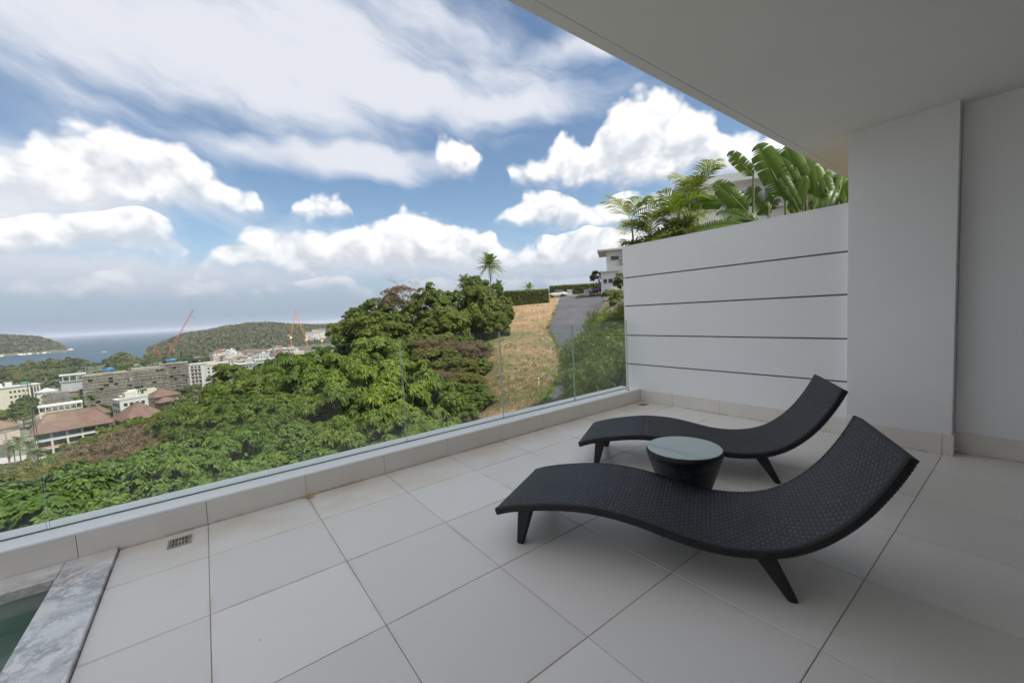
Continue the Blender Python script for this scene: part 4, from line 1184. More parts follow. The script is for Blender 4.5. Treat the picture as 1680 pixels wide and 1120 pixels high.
# undergrowth over the hillside, dry grass on the slope
def scatter(px0, px1, d0, d1, n):
    az0 = math.atan2(*ray(px0, 540)[:2]); az1 = math.atan2(*ray(px1, 540)[:2])
    a = rng.uniform(az0, az1, n); D = np.sqrt(rng.uniform(d0 ** 2, d1 ** 2, n))
    x, y = D * np.sin(a), D * np.cos(a)
    return np.stack([x, y, ground(x, y)], -1)
C_ = np.concatenate([scatter(-300, 770, 10, 60, 9000), scatter(-200, 780, 60, 150, 9000)])
C_[:, 2] += rng.uniform(0.05, 0.5, len(C_))
v, q, r = rosettes(C_, unit(np.array([0, 0, 1.0]) + rng.normal(0, 0.3, C_.shape)), 6, 0.65, 0.2, (0.1, 1.0), 0.35)
tag(link('undergrowth', np_mesh('undergrowth', v, q, mats=['leaf_rust'], rnd=r)), 'low tangled undergrowth covering the hillside soil', 'undergrowth', kind='stuff')
pts = []
ry = [r_[0] for r_ in SLOPE]
for _ in range(9000):
    py = 500 + 175 * random.random() ** 0.8
    xl = np.interp(py, ry, [r_[1] for r_ in SLOPE]); xr = np.interp(py, ry, [r_[2] for r_ in SLOPE])
    pts.append((random.uniform(xl, xr - 1.5), py))
pts = np.array(pts)
gp = np.array([hit(a, b_, 8, 120) for a, b_ in pts[::3]])
gp = np.concatenate([gp + np.c_[rng.normal(0, 0.35, (len(gp), 2)), np.zeros(len(gp))] for _ in range(3)])
gp[:, 2] = ground(gp[:, 0], gp[:, 1]) + 0.05
v, q, r = rosettes(gp, unit(np.array([0, 0, 1.0]) + rng.normal(0, 0.2, gp.shape)), 6, 0.17, 0.016, (0.5, 1.3), 0.15)
tag(link('dry_grass', np_mesh('dry_grass', v, q, mats=['grass_dry'], rnd=r)), 'short dry yellow grass on the open slope', 'grass', kind='stuff')

# weeds along the verge of the lane and scattered on the slope
ly = [r_[0] for r_ in LANE]
wp = []
for _ in range(420):
    py = random.uniform(500, 668)
    e_ = np.interp(py, ly, [r_[1] for r_ in LANE])
    xl = np.interp(py, ry, [r_[1] for r_ in SLOPE])
    px = e_ - abs(random.gauss(0, 2.2)) + 0.6 if random.random() < 0.55 else xl + (e_ - xl) * random.random() ** 1.8
    wp.append(hit(px, py, 8, 120))
wp = np.array(wp); wp = np.concatenate([wp, wp + np.c_[rng.normal(0, .2, (len(wp), 2)), np.zeros(len(wp))]])
wp[:, 2] = ground(wp[:, 0], wp[:, 1]) + 0.10
v, q, r = rosettes(wp, unit(np.array([0, 0, 1.0]) + rng.normal(0, 0.25, wp.shape)), 8, 0.34, 0.035, (0.3, 1.2), 0.3)
tag(link('slope_weeds', np_mesh('slope_weeds', v, q, mats=['leaf_olive'], rnd=r)), 'green weeds along the lane verge and on the dry slope', 'weeds', kind='stuff')

# weeping light green bamboo shrubs right of the lane
def bamboo(px, py, D, R_, H, label):
    p_ = at(px, py, D); g = float(ground(p_[0], p_[1]))
    H = max(1.0, p_[2] - g)
    t = tag(empty('bamboo_shrub', (p_[0], p_[1], g)), label, 'shrub', 'bamboo shrubs beside the lane')
    st = MB(); C, N, Rr = [], [], []
    for i in range(70):
        a = random.uniform(0, 6.28); f = random.random() ** 0.6; h = H * random.uniform(0.6, 1.05); r_ = R_ * f
        base = np.array([0.25 * r_ * math.cos(a), 0.25 * r_ * math.sin(a), -0.1])
        tip = np.array([r_ * math.cos(a), r_ * math.sin(a), h * (1 - 0.25 * f)])
        mid = (base + tip) / 2 + np.array([0, 0, h * 0.22])
        if i < 36: st.tube([base, mid, tip], [0.016, 0.012, 0.004], 4, False)
        for k in range(52):
            u = random.uniform(0.1, 1)
            q_ = (1 - u) ** 2 * base + 2 * u * (1 - u) * mid + u * u * tip
            C.append(q_ + np.array([random.gauss(0, 0.14), random.gauss(0, 0.14), random.gauss(-0.05, 0.12)])); N.append((random.gauss(0, .5) + math.cos(a) * .5, random.gauss(0, .5) + math.sin(a) * .5, 0.6)); Rr.append(random.random())
    v, q, r = rosettes(np.array(C), unit(np.array(N)), 6, 0.19, 0.030, (-0.9, 0.6), 0.5, np.array(Rr))
    st.build('stems', 'leaf_bamboo', t)
    link('foliage', np_mesh('bamboo_foliage', v, q, mats=['leaf_bamboo'], rnd=r), t)
BM = 'feathery light green shrub between the lane and the white wall'
for px, py, D, R_ in ((975, 530, 19, 1.3), (1005, 515, 17, 1.3), (985, 570, 14.5, 1.1), (1020, 560, 13, 1.1), (1000, 490, 26, 1.6), (1035, 520, 15, 1.2), (1060, 540, 11.5, 1.0), (1000, 600, 12.5, 0.9), (1030, 610, 11.0, 0.8), (955, 535, 22, 1.4), (985, 508, 21, 1.5), (1015, 492, 20, 1.4), (960, 575, 16, 1.0)):
    bamboo(px, py, D, R_, 3, BM)

# ------------------------------------------------------------------ palms and banana plants
def frond(mbv, base, d, L, sag, nl, ll, w, rv, twist=0.0, up=None):
    """feather leaf: curved midrib with narrow leaflets on both sides"""
    d = d / np.linalg.norm(d)
    side = np.cross(d, np.array([0, 0, 1.0])); side /= np.linalg.norm(side) + 1e-9
    pts = []
    for k in range(nl + 1):
        u = k / nl
        pts.append(base + d * L * u + np.array([0, 0, -1.0]) * sag * L * u * u)
    V, Q, Rn = mbv
    def quad(a, b_, c, e, r_):
        k = len(V); V.extend([a, b_, c, e]); Q.append((k, k + 1, k + 2, k + 3)); Rn.extend([r_] * 4)
    for k in range(nl):
        p_, p2 = pts[k], pts[k + 1]
        t = (p2 - p_); t /= np.linalg.norm(t)
        nrm = np.cross(side, t)
        quad(p_ - side * w * .35, p_ + side * w * .35, p2 + side * w * .3, p2 - side * w * .3, rv)
        u = (k + 0.5) / nl
        if u < 0.12: continue
        ln = ll * (math.sin(math.pi * min(1, 0.15 + u * 0.85)) ** 0.7 + 0.12)
        for sg in (-1, 1):
            dd = side * sg * 0.85 + t * 0.75 + nrm * random.uniform(0.05, 0.45); dd /= np.linalg.norm(dd)
            tip = p_ + dd * ln + np.array([0, 0, -0.28 * ln])
            md = p_ + dd * ln * 0.5 + np.array([0, 0, 0.0])
            ww = t * w
            r_ = min(1, max(0, rv + random.uniform(-0.25, 0.25)))
            quad(p_ - ww * .6, p_ + ww * .6, md + ww * .9, md - ww * .9, r_)
            quad(md - ww * .9, md + ww * .9, tip + ww * .1, tip - ww * .1, r_)
def palm(px, py, D, nf, L, label, name='coconut_palm', ll=0.75, w=0.05, nl=26, rt=0.15, sag=(0.15, 0.9), el=(-0.4, 1.3), extra=None):
    p_ = at(px, py, D); g = float(ground(p_[0], p_[1])); H = p_[2] - g
    t = tag(empty(name, (p_[0], p_[1], g)), label, 'palm')
    lean = np.array([random.uniform(-.3, .3), random.uniform(-.3, .3), 0])
    mb = MB(); mb.tube([(0, 0, -0.5), lean * 0.2 + np.array([0, 0, H * .33]), lean * 0.6 + np.array([0, 0, H * .66]), np.array([0, 0, H])], [rt * 1.4, rt, rt * .85, rt * .8], 8)
    mb.build('trunk', 'bark_pale', t, smooth=True)
    V = ([], [], [])
    for k in range(nf):
        a = k * 2.399 + random.uniform(-.2, .2); e = el[0] + (el[1] - el[0]) * ((k + 0.5) / nf) ** 0.8
        d = np.array([math.cos(a) * math.cos(e), math.sin(a) * math.cos(e), math.sin(e)])
        frond(V, np.array([0, 0, H]), d, L * random.uniform(.85, 1.1), random.uniform(*sag) * (1 - max(0, e) * .4), nl, ll, w, random.uniform(0.1, 0.8) if e > -0.1 else random.uniform(.7, 1))
    link('crown', np_mesh('palm_crown', np.array(V[0]), np.array(V[1]), mats=['leaf_palm'], rnd=V[2]), t)
    return t
palm(803, 436, 108, 40, 4.3, 'tall coconut palm standing above the hilltop trees', ll=1.0, w=0.06)
palm(762, 462, 96, 18, 2.6, 'shorter yellowish palm left of the coconut palm', 'feather_palm', 0.6, 0.06, 18)
palm(818, 470, 92, 12, 1.9, 'small palm with upright leaves beside the coconut palm', 'feather_palm', 0.5, 0.06, 16, 0.1, (0.1, .5), (0.2, 1.4))
palm(868, 474, 98, 14, 2.0, 'low palm behind the clipped hedge', 'feather_palm', 0.5, 0.07, 16, 0.12, (0.2, .8))

def areca(px, py, D, ns, label, hts, R_=0.5):
    p_ = at(px, py, D); g = float(ground(p_[0], p_[1])); H0 = p_[2] - g
    t = tag(empty('areca_palm', (p_[0], p_[1], g)), label, 'palm', 'areca palms behind the white wall')
    for i in range(ns):
        a = random.uniform(0, 6.28); r_ = R_ * random.random() ** .5
        b_ = np.array([r_ * math.cos(a), r_ * math.sin(a), 0]); H = H0 * random.uniform(*hts)
        tp = b_ * 1.5 + np.array([random.uniform(-.1, .1), random.uniform(-.1, .1), H])
        MB().tube([b_ - np.array([0, 0, .3]), (b_ + tp) / 2, tp], [0.03, 0.024, 0.018], 6).build('stem', 'bark_pale', t, smooth=True)
        V = ([], [], [])
        for k in range(7):
            aa = k * 2.399 + i; e = random.uniform(0.15, 1.2)
            d = np.array([math.cos(aa) * math.cos(e), math.sin(aa) * math.cos(e), math.sin(e)])
            frond(V, tp, d, random.uniform(.75, 1.1), random.uniform(.25, .7), 20, 0.38, 0.016, random.uniform(0.1, 0.95))
        link('crown', np_mesh('areca_crown', np.array(V[0]), np.array(V[1]), mats=['leaf_palm'], rnd=V[2]), t)
AR = 'clump of feathery yellow green areca palms rising behind the white wall'
areca(1096, 372, 9.2, 5, 'broad clump of areca palms rising behind the end of the white wall', (0.85, 1.05), 0.45)
areca(1117, 320, 9.6, 3, 'tallest thin stemmed areca palms behind the white wall', (0.93, 1.02), 0.22)
areca(1090, 392, 9.0, 4, 'low areca palms just above the free end of the white wall', (0.85, 1.0), 0.28)
areca(1120, 385, 8.8, 3, 'low areca palms between the tall areca palms and the banana plant', (0.8, 1.0), 0.35)

def blade(L, Wd, bend, tears, rv, fold=0.25, seed=0):
    """broad banana-type leaf along +X, midrib raised, edges torn into strips"""
    rr = random.Random(seed)
    n = 26
    V, Q, Rn = [], [], []
    def mid(u): return np.array([L * u * (1 - 0.12 * bend * u), 0, -bend * L * 0.5 * u * u])
    for sg in (-1, 1):
        off = 0.0
        for k in range(n):
            u0, u1 = k / n, (k + 1) / n
            if rr.random() < tears: off = rr.uniform(-0.22, 0.05)
            gap = 0.45 / n if rr.random() < tears * 1.5 else 0
            def w(u): return Wd * 0.5 * min(1, (u / 0.12 + 0.15)) * (max(0.0, 1 - max(0, (u - 0.55) / 0.45) ** 2.2)) ** 0.6 + 0.004
            m0, m1 = mid(u0), mid(u1)
            k0 = len(V)
            for uu, mm in ((u0, m0), (u1, m1)):
                for j in range(4):
                    f = j / 3
                    ww = w(uu)
                    V.append((mm[0] + 0.30 * ww * f - (gap * L * f * f * 1.6 if uu != u0 else 0), sg * ww * f * math.cos(fold), mm[2] + ww * f * math.sin(fold) * (1 - 1.5 * f) + off * ww * f * f)); Rn.append(min(1, max(0, rv + rr.uniform(-.12, .12))))
            for j in range(3):
                q_ = (k0 + j, k0 + j + 1, k0 + 4 + j + 1, k0 + 4 + j)
                Q.append(q_ if sg > 0 else q_[::-1])
    return np.array(V), np.array(Q), np.array(Rn)
BLADES = []
for i in range(6):
    v, q, r = blade(1.0, 0.34, (0.25, 0.55, 0.9, 0.35, 0.7, 0.15)[i], (0.08, 0.2, 0.5, 0.12, 0.3, 0.04)[i], (0.45, 0.55, 0.4, 0.7, 0.3, 0.6)[i], 0.3, i)
    BLADES.append(np_mesh('blade', v, q, mats=['leaf_banana'], rnd=r, smooth=True))
v, q, r = blade(0.8, 0.2, 1.3, 0.5, 0.5, 0.9, 33)
DEADBLADE = np_mesh('dead_blade', v, q, mats=['leaf_dead'], rnd=r, smooth=True)
plain('petiole_green', (0.13, 0.17, 0.05), 0.5, 0.2, 6)
def banana(leaves, label, dead=()):
    """leaves: (px_base, py_base, px_tip, py_tip, D, length scale, which blade, face turn); every blade on its own stalk rising from the plant's foot"""
    b0 = at(leaves[0][0], leaves[0][1], leaves[0][4])
    g = float(ground(b0[0], b0[1]))
    t = tag(empty('traveller_palm', (b0[0], b0[1], g)), label, 'plant', 'broad leaved plants behind the white wall')
    o0 = np.array([b0[0], b0[1], g])
    for bx, by, tx, ty, D, kk, turn in leaves:
        p_ = at(bx, by, D); e = at(tx, ty, D + turn[1])
        X = e - p_; L = np.linalg.norm(X); X /= L
        view = (CAM - p_); view /= np.linalg.norm(view)
        Z = view * math.cos(turn[0]) + np.array([0, 0, 1.0]) * math.sin(turn[0])
        Z -= X * (Z @ X); Z /= np.linalg.norm(Z); Y = np.cross(Z, X)
        L *= 1.08
        M = Matrix(((X[0] * L, Y[0] * L * 1.0, Z[0] * L, p_[0] - o0[0]), (X[1] * L, Y[1] * L, Z[1] * L, p_[1] - o0[1]), (X[2] * L, Y[2] * L, Z[2] * L, p_[2] - o0[2]), (0, 0, 0, 1)))
        foot = np.array([random.uniform(-.12, .12), random.uniform(-.12, .12), -0.2]) + np.array([0, 0, 0.3])
        tip = p_ - o0
        md = (foot + tip) / 2 + np.array([0, 0, .05]) - X * 0.15
        st = MB().tube([foot, md, tip, tip + X * L * 0.45], [0.035, 0.024, 0.016, 0.007], 6)
        st.build('stalk', 'petiole_green', t, smooth=True)
        lf = link('leaf', BLADES[kk], t); lf.matrix_local = M
    for bx, by, D in dead:
        p_ = at(bx, by, D) - o0
        lf = link('dead_leaf', DEADBLADE, t, tuple(p_), (0, R(75), random.uniform(0, 6)))
        lf.scale = (0.42, 0.42, 0.42)
banana([(1226, 348, 1172, 290, 8.2, 1, (0.25, .1)), (1236, 288, 1196, 248, 8.4, 3, (0.2, .0)), (1240, 372, 1148, 350, 7.8, 2, (0.75, -.2)), (1215, 335, 1140, 322, 8.6, 1, (0.5, .1)), (1262, 352, 1216, 300, 8.5, 4, (-.2, .2)),
        (1244, 368, 1180, 330, 7.8, 2, (0.6, .0)), (1262, 345, 1282, 300, 8.4, 1, (-.3, .3))], 'banana plant with torn drooping leaves beside the areca palms')
banana([(1288, 322, 1242, 232, 8.0, 3, (0.2, .1)), (1312, 318, 1270, 258, 8.2, 0, (0.1, .1)), (1322, 310, 1290, 240, 8.4, 5, (0.1, .2)), (1302, 330, 1278, 282, 7.9, 0, (0.5, .1)), (1332, 318, 1316, 262, 8.3, 4, (0.0, .2)),
        (1300, 352, 1320, 290, 8.0, 5, (.3, .1)), (1318, 300, 1262, 236, 8.5, 1, (.35, .2)), (1330, 300, 1306, 245, 8.6, 3, (-.1, .3)), (1310, 345, 1290, 300, 7.8, 4, (.2, .0))], 'tall broad leaved plant with upright leaves under the ceiling edge', [(1283, 268, 8.1), (1291, 276, 8.1)])
banana([(1346, 325, 1338, 272, 8.1, 5, (0.1, .2)), (1362, 330, 1350, 284, 8.0, 0, (0.2, .2)), (1375, 322, 1386, 280, 8.3, 3, (.2, .2)), (1352, 350, 1372, 300, 7.8, 4, (.2, .1)), (1334, 345, 1352, 300, 8.2, 0, (0, .2)), (1384, 335, 1400, 290, 8.2, 5, (0, .2)), (1380, 345, 1366, 300, 8.4, 4, (0, .2)), (1340, 300, 1325, 255, 8.6, 0, (.1, .2)), (1392, 310, 1372, 276, 8.5, 1, (.3, .2)), (1366, 310, 1340, 268, 8.7, 3, (.3, .2)), (1400, 330, 1392, 296, 8.0, 0, (.1, .1))],
       'broad leaved plant with pale stalks next to the pillar')

# ------------------------------------------------------------------ building materials
def house_paint(name, c, var=0.10, streak=0.25):
    m, T, b, o = new_mat(name)
    pos = worldco(T)
    n = T.noise(pos, 0.5, 5, 0.65); st = T.noise(T.v('MULTIPLY', pos, (1.5, 1.5, 0.15)), 1.0, 5, 0.65)
    base = T.mix(T.smooth(n, 0.3, 0.7), (*[k * (1 - var) for k in c], 1), (*c, 1))
    T.put(b.inputs['Base Color'], T.mix(T.m('MULTIPLY', T.smooth(st, 0.52, 0.75), streak), base, (*[k * 0.5 for k in c], 1)))
    b.inputs['Roughness'].default_value = 0.8
house_paint('stucco_white', (0.54, 0.53, 0.51)); house_paint('stucco_cream', (0.52, 0.475, 0.385)); house_paint('stucco_grey', (0.40, 0.40, 0.40))
house_paint('stucco_pink', (0.55, 0.44, 0.37)); house_paint('stucco_orange', (0.48, 0.24, 0.13)); house_paint('roof_grey', (0.40, 0.41, 0.42)); house_paint('villa_white', (0.60, 0.60, 0.60), 0.05, 0.1)
house_paint('timber', (0.30, 0.15, 0.06), 0.3)
m, T, b, o = new_mat('roof_tile')
pos = worldco(T)
n = T.noise(pos, 0.35, 5, 0.65); w_ = T.node('ShaderNodeTexWave'); w_.inputs['Scale'].default_value = 1.1; w_.inputs['Distortion'].default_value = 1.5
T.put(w_.inputs['Vector'], pos); w_.bands_direction = 'Z'
c = T.mix(T.smooth(n, 0.3, 0.7), (0.125, 0.072, 0.054, 1), (0.185, 0.112, 0.086, 1))
T.put(b.inputs['Base Color'], T.mix(T.m('MULTIPLY', w_.outputs[1], 0.3), c, (0.09, 0.05, 0.035, 1)))
b.inputs['Roughness'].default_value = 0.85
bump(T, b, w_.outputs[1], 0.5, 0.15)
plain('window_dark', (0.03, 0.035, 0.04), 0.15, 0.3, 0.6)
plain('window_teal', (0.06, 0.13, 0.14), 0.15, 0.3, 0.6)
plain('scaffold_pole', (0.33, 0.29, 0.245), 0.8, 0.4, 0.5, coord='w')
plain('scaffold_net', (0.20, 0.18, 0.155), 0.9, 0.3, 0.25, coord='w')
plain('tarp_blue', (0.05, 0.20, 0.42), 0.6, 0.2, 0.5)
plain('roof_green', (0.08, 0.22, 0.13), 0.7, 0.2, 0.5)
plain('crane_red', (0.42, 0.05, 0.06), 0.5, 0.2, 0.4); plain('crane_yellow', (0.55, 0.26, 0.03), 0.5, 0.2, 0.4)
plain('white_metal', (0.65, 0.65, 0.64), 0.4, 0.08, 2); plain('pole_grey', (0.26, 0.24, 0.22), 0.8, 0.2, 2); plain('pole_red', (0.34, 0.13, 0.08), 0.8, 0.3, 2)
m, T, b, o = new_mat('car_white'); b.inputs['Base Color'].default_value = (0.68, 0.68, 0.68, 1); b.inputs['Roughness'].default_value = 0.25; b.inputs['Coat Weight'].default_value = 0.6
m, T, b, o = new_mat('car_blue'); b.inputs['Base Color'].default_value = (0.03, 0.045, 0.08, 1); b.inputs['Roughness'].default_value = 0.25; b.inputs['Coat Weight'].default_value = 0.6
m, T, b, o = new_mat('car_silver'); b.inputs['Base Color'].default_value = (0.35, 0.36, 0.37, 1); b.inputs['Roughness'].default_value = 0.3; b.inputs['Metallic'].default_value = 0.5
plain('tyre', (0.02, 0.02, 0.02), 0.85, 0.2, 5); plain('rim_metal', (0.4, 0.4, 0.41), 0.35, 0.1, 5, metal=0.8); plain('lamp_red', (0.4, 0.02, 0.02), 0.3, 0.1, 5); plain('lamp_clear', (0.7, 0.7, 0.68), 0.2, 0.05, 5)
plain('rock', (0.36, 0.31, 0.25), 0.9, 0.35, 0.05, coord='w')

def face(px, D, off=0.0):
    p_ = at(px, 545, D); return p_[0], p_[1], -math.atan2(p_[0], p_[1]) + off
def place(name, px, D, z, label, cat, off=0.0, group=None):
    x, y, rz = face(px, D, off)
    return tag(empty(name, (x, y, z), rz), label, cat, group)
WIN = {}
def window(parent, x, y, z, w, h, mat='window_dark', side=0, frame=None):
    """window pane set in front of a wall; side 0 front, 1 right, -1 left"""
    key = (round(w, 2), round(h, 2), mat)
    if key not in WIN: WIN[key] = MB().box(-w / 2, -0.06, -h / 2, w / 2, 0.0, h / 2).mesh('window', mat)
    o_ = link('window', WIN[key], parent, (x, y, z), (0, 0, side * math.pi / 2))
    if frame:
        fk = (key, frame)
        if fk not in WIN:
            f_ = MB(); t_ = 0.12
            f_.box(-w / 2 - t_, -0.14, -h / 2 - t_, w / 2 + t_, 0, -h / 2)
            WIN[fk] = f_.mesh('sill', frame)
        link('sill', WIN[fk], o_)
    return o_
def win_grid(parent, w, d, z0, rows, cols, fh, ww, wh, mat='window_dark', side=0, margin=1.0):
    span = (w if side == 0 else d) - 2 * margin
    for r_ in range(rows):
        for c_ in range(cols):
            u = -span / 2 + span * (c_ + 0.5) / cols
            z = z0 + r_ * fh
            if side == 0: window(parent, u, -d / 2 - 0.002, z, ww, wh, mat, 0)
            else: window(parent, side * (w / 2 + 0.002), u, z, ww, wh, mat, side)
def hip_roof(parent, w, d, z, rise, over=1.0, ridge=None, mat='roof_tile', x=0, y=0, name='roof'):
    W2, D2 = w / 2 + over, d / 2 + over
    rl = (max(0.05, W2 - D2) if ridge is None else ridge)
    mb = MB()
    vs = [(x - W2, y - D2, z), (x + W2, y - D2, z), (x + W2, y + D2, z), (x - W2, y + D2, z), (x - rl, y, z + rise), (x + rl, y, z + rise),
          (x - W2, y - D2, z - 0.25), (x + W2, y - D2, z - 0.25), (x + W2, y + D2, z - 0.25), (x - W2, y + D2, z - 0.25)]
    mb.add(vs, [(0, 1, 5, 4), (1, 2, 5), (2, 3, 4, 5), (3, 0, 4), (6, 9, 8, 7), (0, 6, 7, 1), (1, 7, 8, 2), (2, 8, 9, 3), (3, 9, 6, 0)])
    r_ = mb.build(name, mat, parent)
    # ridge caps
    cap = MB()
    for a, b_ in ((0, 4), (1, 5), (2, 5), (3, 4), (4, 5)): cap.tube([vs[a], vs[b_]], 0.16, 5)
    cap.build('ridge_cap', 'roof_tile', r_)
    return r_

# ------------------------------------------------------------------ scaffolded building
def scaffold(px, D, w, h, dpt, label, off=0.0, step=1.75):
    t = place('scaffolded_building', px, D, TOWN, label, 'building', off)
    MB().box(-w / 2 + 1.4, -dpt / 2 + 1.4, 0, w / 2 - 1.4, dpt / 2, h - 0.8).build('wall', 'scaffold_net', t)
    nv = int(w / 1.9); nh = int(h / step)
    slab = MB().box(-w / 2, -dpt / 2 - 0.35, 0, w / 2, -dpt / 2 + 1.3, 0.16).mesh('deck', 'scaffold_pole')
    for k in range(1, nh + 1): link('deck', slab, t, (random.uniform(-.3, .3), random.uniform(-.1, .1), k * step + random.uniform(-.12, .12)))
    pole = MB().tube([(0, -.3, 0), (0, -.3, h + 0.9)], 0.075, 5).mesh('pole', 'scaffold_pole')
    for k in range(nv + 1):
        o_ = link('pole', pole, t, (-w / 2 + k * w / nv + random.uniform(-.2, .2), -dpt / 2, 0)); o_.scale = (1, 1, random.uniform(0.96, 1.03))
    # torn netting hung between the poles
    nets = {}
    for k in range(nv):
        for j in range(nh):
            if random.random() < 0.88:
                key = random.randrange(4)
                if key not in nets:
                    mb = MB(); n = 5; ww = w / nv * 0.96
                    vs = [(ww * i / n, random.uniform(-.12, .12), -step * (0.95 if jx else 0) * random.uniform(.75, 1) if jx else 0) for jx in (0, 1) for i in range(n + 1)]
                    mb.add(vs, [(i, i + 1, n + 2 + i, n + 1 + i) for i in range(n)])
                    nets[key] = mb.mesh('net', 'scaffold_net')
                link('net', nets[key], t, (-w / 2 + k * w / nv, -dpt / 2 - 0.12, (j + 1) * step))
    return t
random.seed(11)
scaffold(166, 328, 20, 25.5, 16, 'tall building wrapped in brown scaffolding and netting, left half', 0.05)
scaffold(236, 331, 17.5, 26.2, 16, 'tall building wrapped in brown scaffolding and netting, middle part', 0.02)
scaffold(283, 338, 13.5, 27.0, 16, 'building wrapped in brown scaffolding next to the white apartment block', -0.12)
scaffold(88, 330, 15.5, 17.5, 14, 'lower scaffolded wing beside the cream hotel', 0.08)
t = place('concrete_shell', 110, 352, TOWN, 'unfinished pale concrete floor rising behind the scaffolding', 'building')
MB().box(-5, -5, 0, 5, 5, 20.5).build('wall', 'stucco_grey', t); MB().box(-5.4, -5.4, 20.5, 5.4, 5.4, 21).build('slab', 'roof_grey', t)
for x in (-4, -1.4, 1.4, 4): MB().box(x - .25, -5.2, 21, x + .25, -4.7, 24).build('column', 'stucco_grey', t)
MB().box(-5.4, -5.4, 24, 5.4, 5.4, 24.5).build('slab', 'stucco_grey', t)
t = tag(link('blue_tarp', None), None) if False else None
for px, D, z, w, lb in ((170, 322, -19.4, 5, 'blue tarpaulin on the scaffolded roof'), (276, 334, -18.0, 5, 'blue tarpaulin on the roof edge by the red crane')):
    x, y, rz = face(px, D)
    mb = MB(); n = 6
    mb.add([(-w / 2 + w * i / n, -1.5 + 3 * j / n, 1.1 + 0.35 * math.sin(i * 1.3) * math.cos(j * 1.1) - 0.02 * (i - 3) ** 2) for j in range(n + 1) for i in range(n + 1)],
           [(j * (n + 1) + i, j * (n + 1) + i + 1, (j + 1) * (n + 1) + i + 1, (j + 1) * (n + 1) + i) for j in range(n) for i in range(n)])
    mb.add([(-w / 2, -1.6, 0), (w / 2, -1.6, 0), (w / 2, -1.6, 0.9), (-w / 2, -1.6, 0.9)], [(0, 1, 2, 3)])
    tag(mb.build('blue_tarp', 'tarp_blue', None, loc=(x, y, z), rot=(0, 0, rz)), lb, 'tarp')

# cream hotel on the left
t = place('cream_hotel', 18, 430, TOWN, 'cream hotel with rows of small dark windows and dark vertical strips', 'building', 0.15)
MB().box(-10.5, -6, 0, 8.5, 6, 15).build('wall', 'stucco_cream', t)
MB().box(-10.9, -6.4, 15, 8.9, 6.4, 15.6).build('roof', 'roof_grey', t)
win_grid(t, 13, 12, 2.2, 4, 6, 3.3, 1.0, 1.4)
for k in range(3): MB().box(4.4 + k * 1.3, -6.15, 0.5, 5.1 + k * 1.3, -6.003, 14).build('window_strip', 'window_dark', t)
MB().box(-6, -3, 15.6, -3, 0, 18.4).build('roof_room', 'stucco_white', t); MB().box(1, -2, 15.6, 4.5, 2, 17.4).build('roof_room', 'roof_green', t)
MB().lathe([(0.9, 15.6), (0.9, 17.8), (0.1, 18.1)], 12, (-8, -3)).build('water_tank', 'white_metal', t)
t = place('blue_roof_house', 64, 400, TOWN, 'pale house with blue grey hipped roofs beside the cream hotel', 'building')
MB().box(-4.5, -4, 0, 4.5, 4, 12).build('wall', 'stucco_white', t); hip_roof(t, 9, 8, 12, 2.2, .6, mat='roof_grey'); win_grid(t, 9, 8, 2, 3, 3, 3.4, 1.2, 1.4)

# resort with brown tiled roof
t = place('resort_building', 100, 250, TOWN, 'long resort block with brown hipped roof, white balconies and teal glass', 'building', 0.03)
w, d = 21, 15
MB().box(-w / 2, -d / 2 + 1.6, 0, w / 2, d / 2, 9.6).build('wall', 'stucco_orange', t)
hip_roof(t, w, d, 9.7, 6.2, 1.3, ridge=6.8)
for z in (0.2, 3.4, 6.6):
    MB().box(-w / 2 - .2, -d / 2, z - 0.35, w / 2 + .2, -d / 2 + 1.59, z).build('balcony_slab', 'stucco_white', t)
    for k in range(5):
        window(t, -w / 2 + w * (k + .5) / 5, -d / 2 + 1.598, z + 1.45, 3.1, 2.3, 'window_teal' if z > 6 else 'window_dark')
    if z > 1:
        MB().box(-w / 2, -d / 2 + .02, z + .02, w / 2, -d / 2 + .12, z + 0.85).build('balustrade', 'stucco_white' if z > 6 else 'stucco_orange', t)
for k in range(6): MB().box(-w / 2 + k * w / 5 - .25, -d / 2 - .05, 0, -w / 2 + k * w / 5 + .25, -d / 2 + .45, 9.6).build('column', 'stucco_white', t)
for x in (-7, -2.5, 2.2):
    q = MB().box(x - .5, -2.6, 12.4, x + .5, -1.8, 13.4).build('roof_vent', 'roof_tile', t)
t2 = place('rear_wing', 104, 268, TOWN, 'rear wing of the resort with white roof parapets and a pergola', 'building', 0.03)
MB().box(-11, -4, 0, 11, 4, 11).build('wall', 'stucco_pink', t2); hip_roof(t2, 22, 8, 11.05, 3.0, .7, ridge=8)
for k in range(4): MB().box(-10 + k * 4.6, -4.2, 12.6, -6.6 + k * 4.6, -3.9, 13.3).build('parapet', 'stucco_white', t2)
t = place('pergola_block', 84, 292, TOWN, 'roofless white block with framed openings behind the brown resort roof', 'building')
MB().box(-7, -3, 0, 7, 3, 12).build('wall', 'stucco_cream', t)
MB().box(-7.2, -3.2, 14.2, 7.2, 3.2, 14.9).build('slab', 'stucco_white', t)
for k in range(8): MB().box(-7 + k * 1.96, -3.1, 12, -6.7 + k * 1.96, -2.8, 14.2).build('column', 'stucco_white', t)
t = place('pyramid_roof_house', 211, 246, TOWN, 'house with brown pyramid roof beside the long resort block', 'building', 0.35)
MB().box(-6, -6, 0, 6, 6, 9.6).build('wall', 'stucco_cream', t); hip_roof(t, 12, 12, 9.7, 6.2, 1.5, ridge=0.8); win_grid(t, 12, 12, 1.8, 3, 4, 3.1, 1.3, 1.5); win_grid(t, 12, 12, 1.8, 3, 3, 3.1, 1.3, 1.5, side=1)
t = place('white_villa', 200, 283, TOWN, 'white flat roofed villa with dark windows behind the pyramid roof', 'building', 0.3)
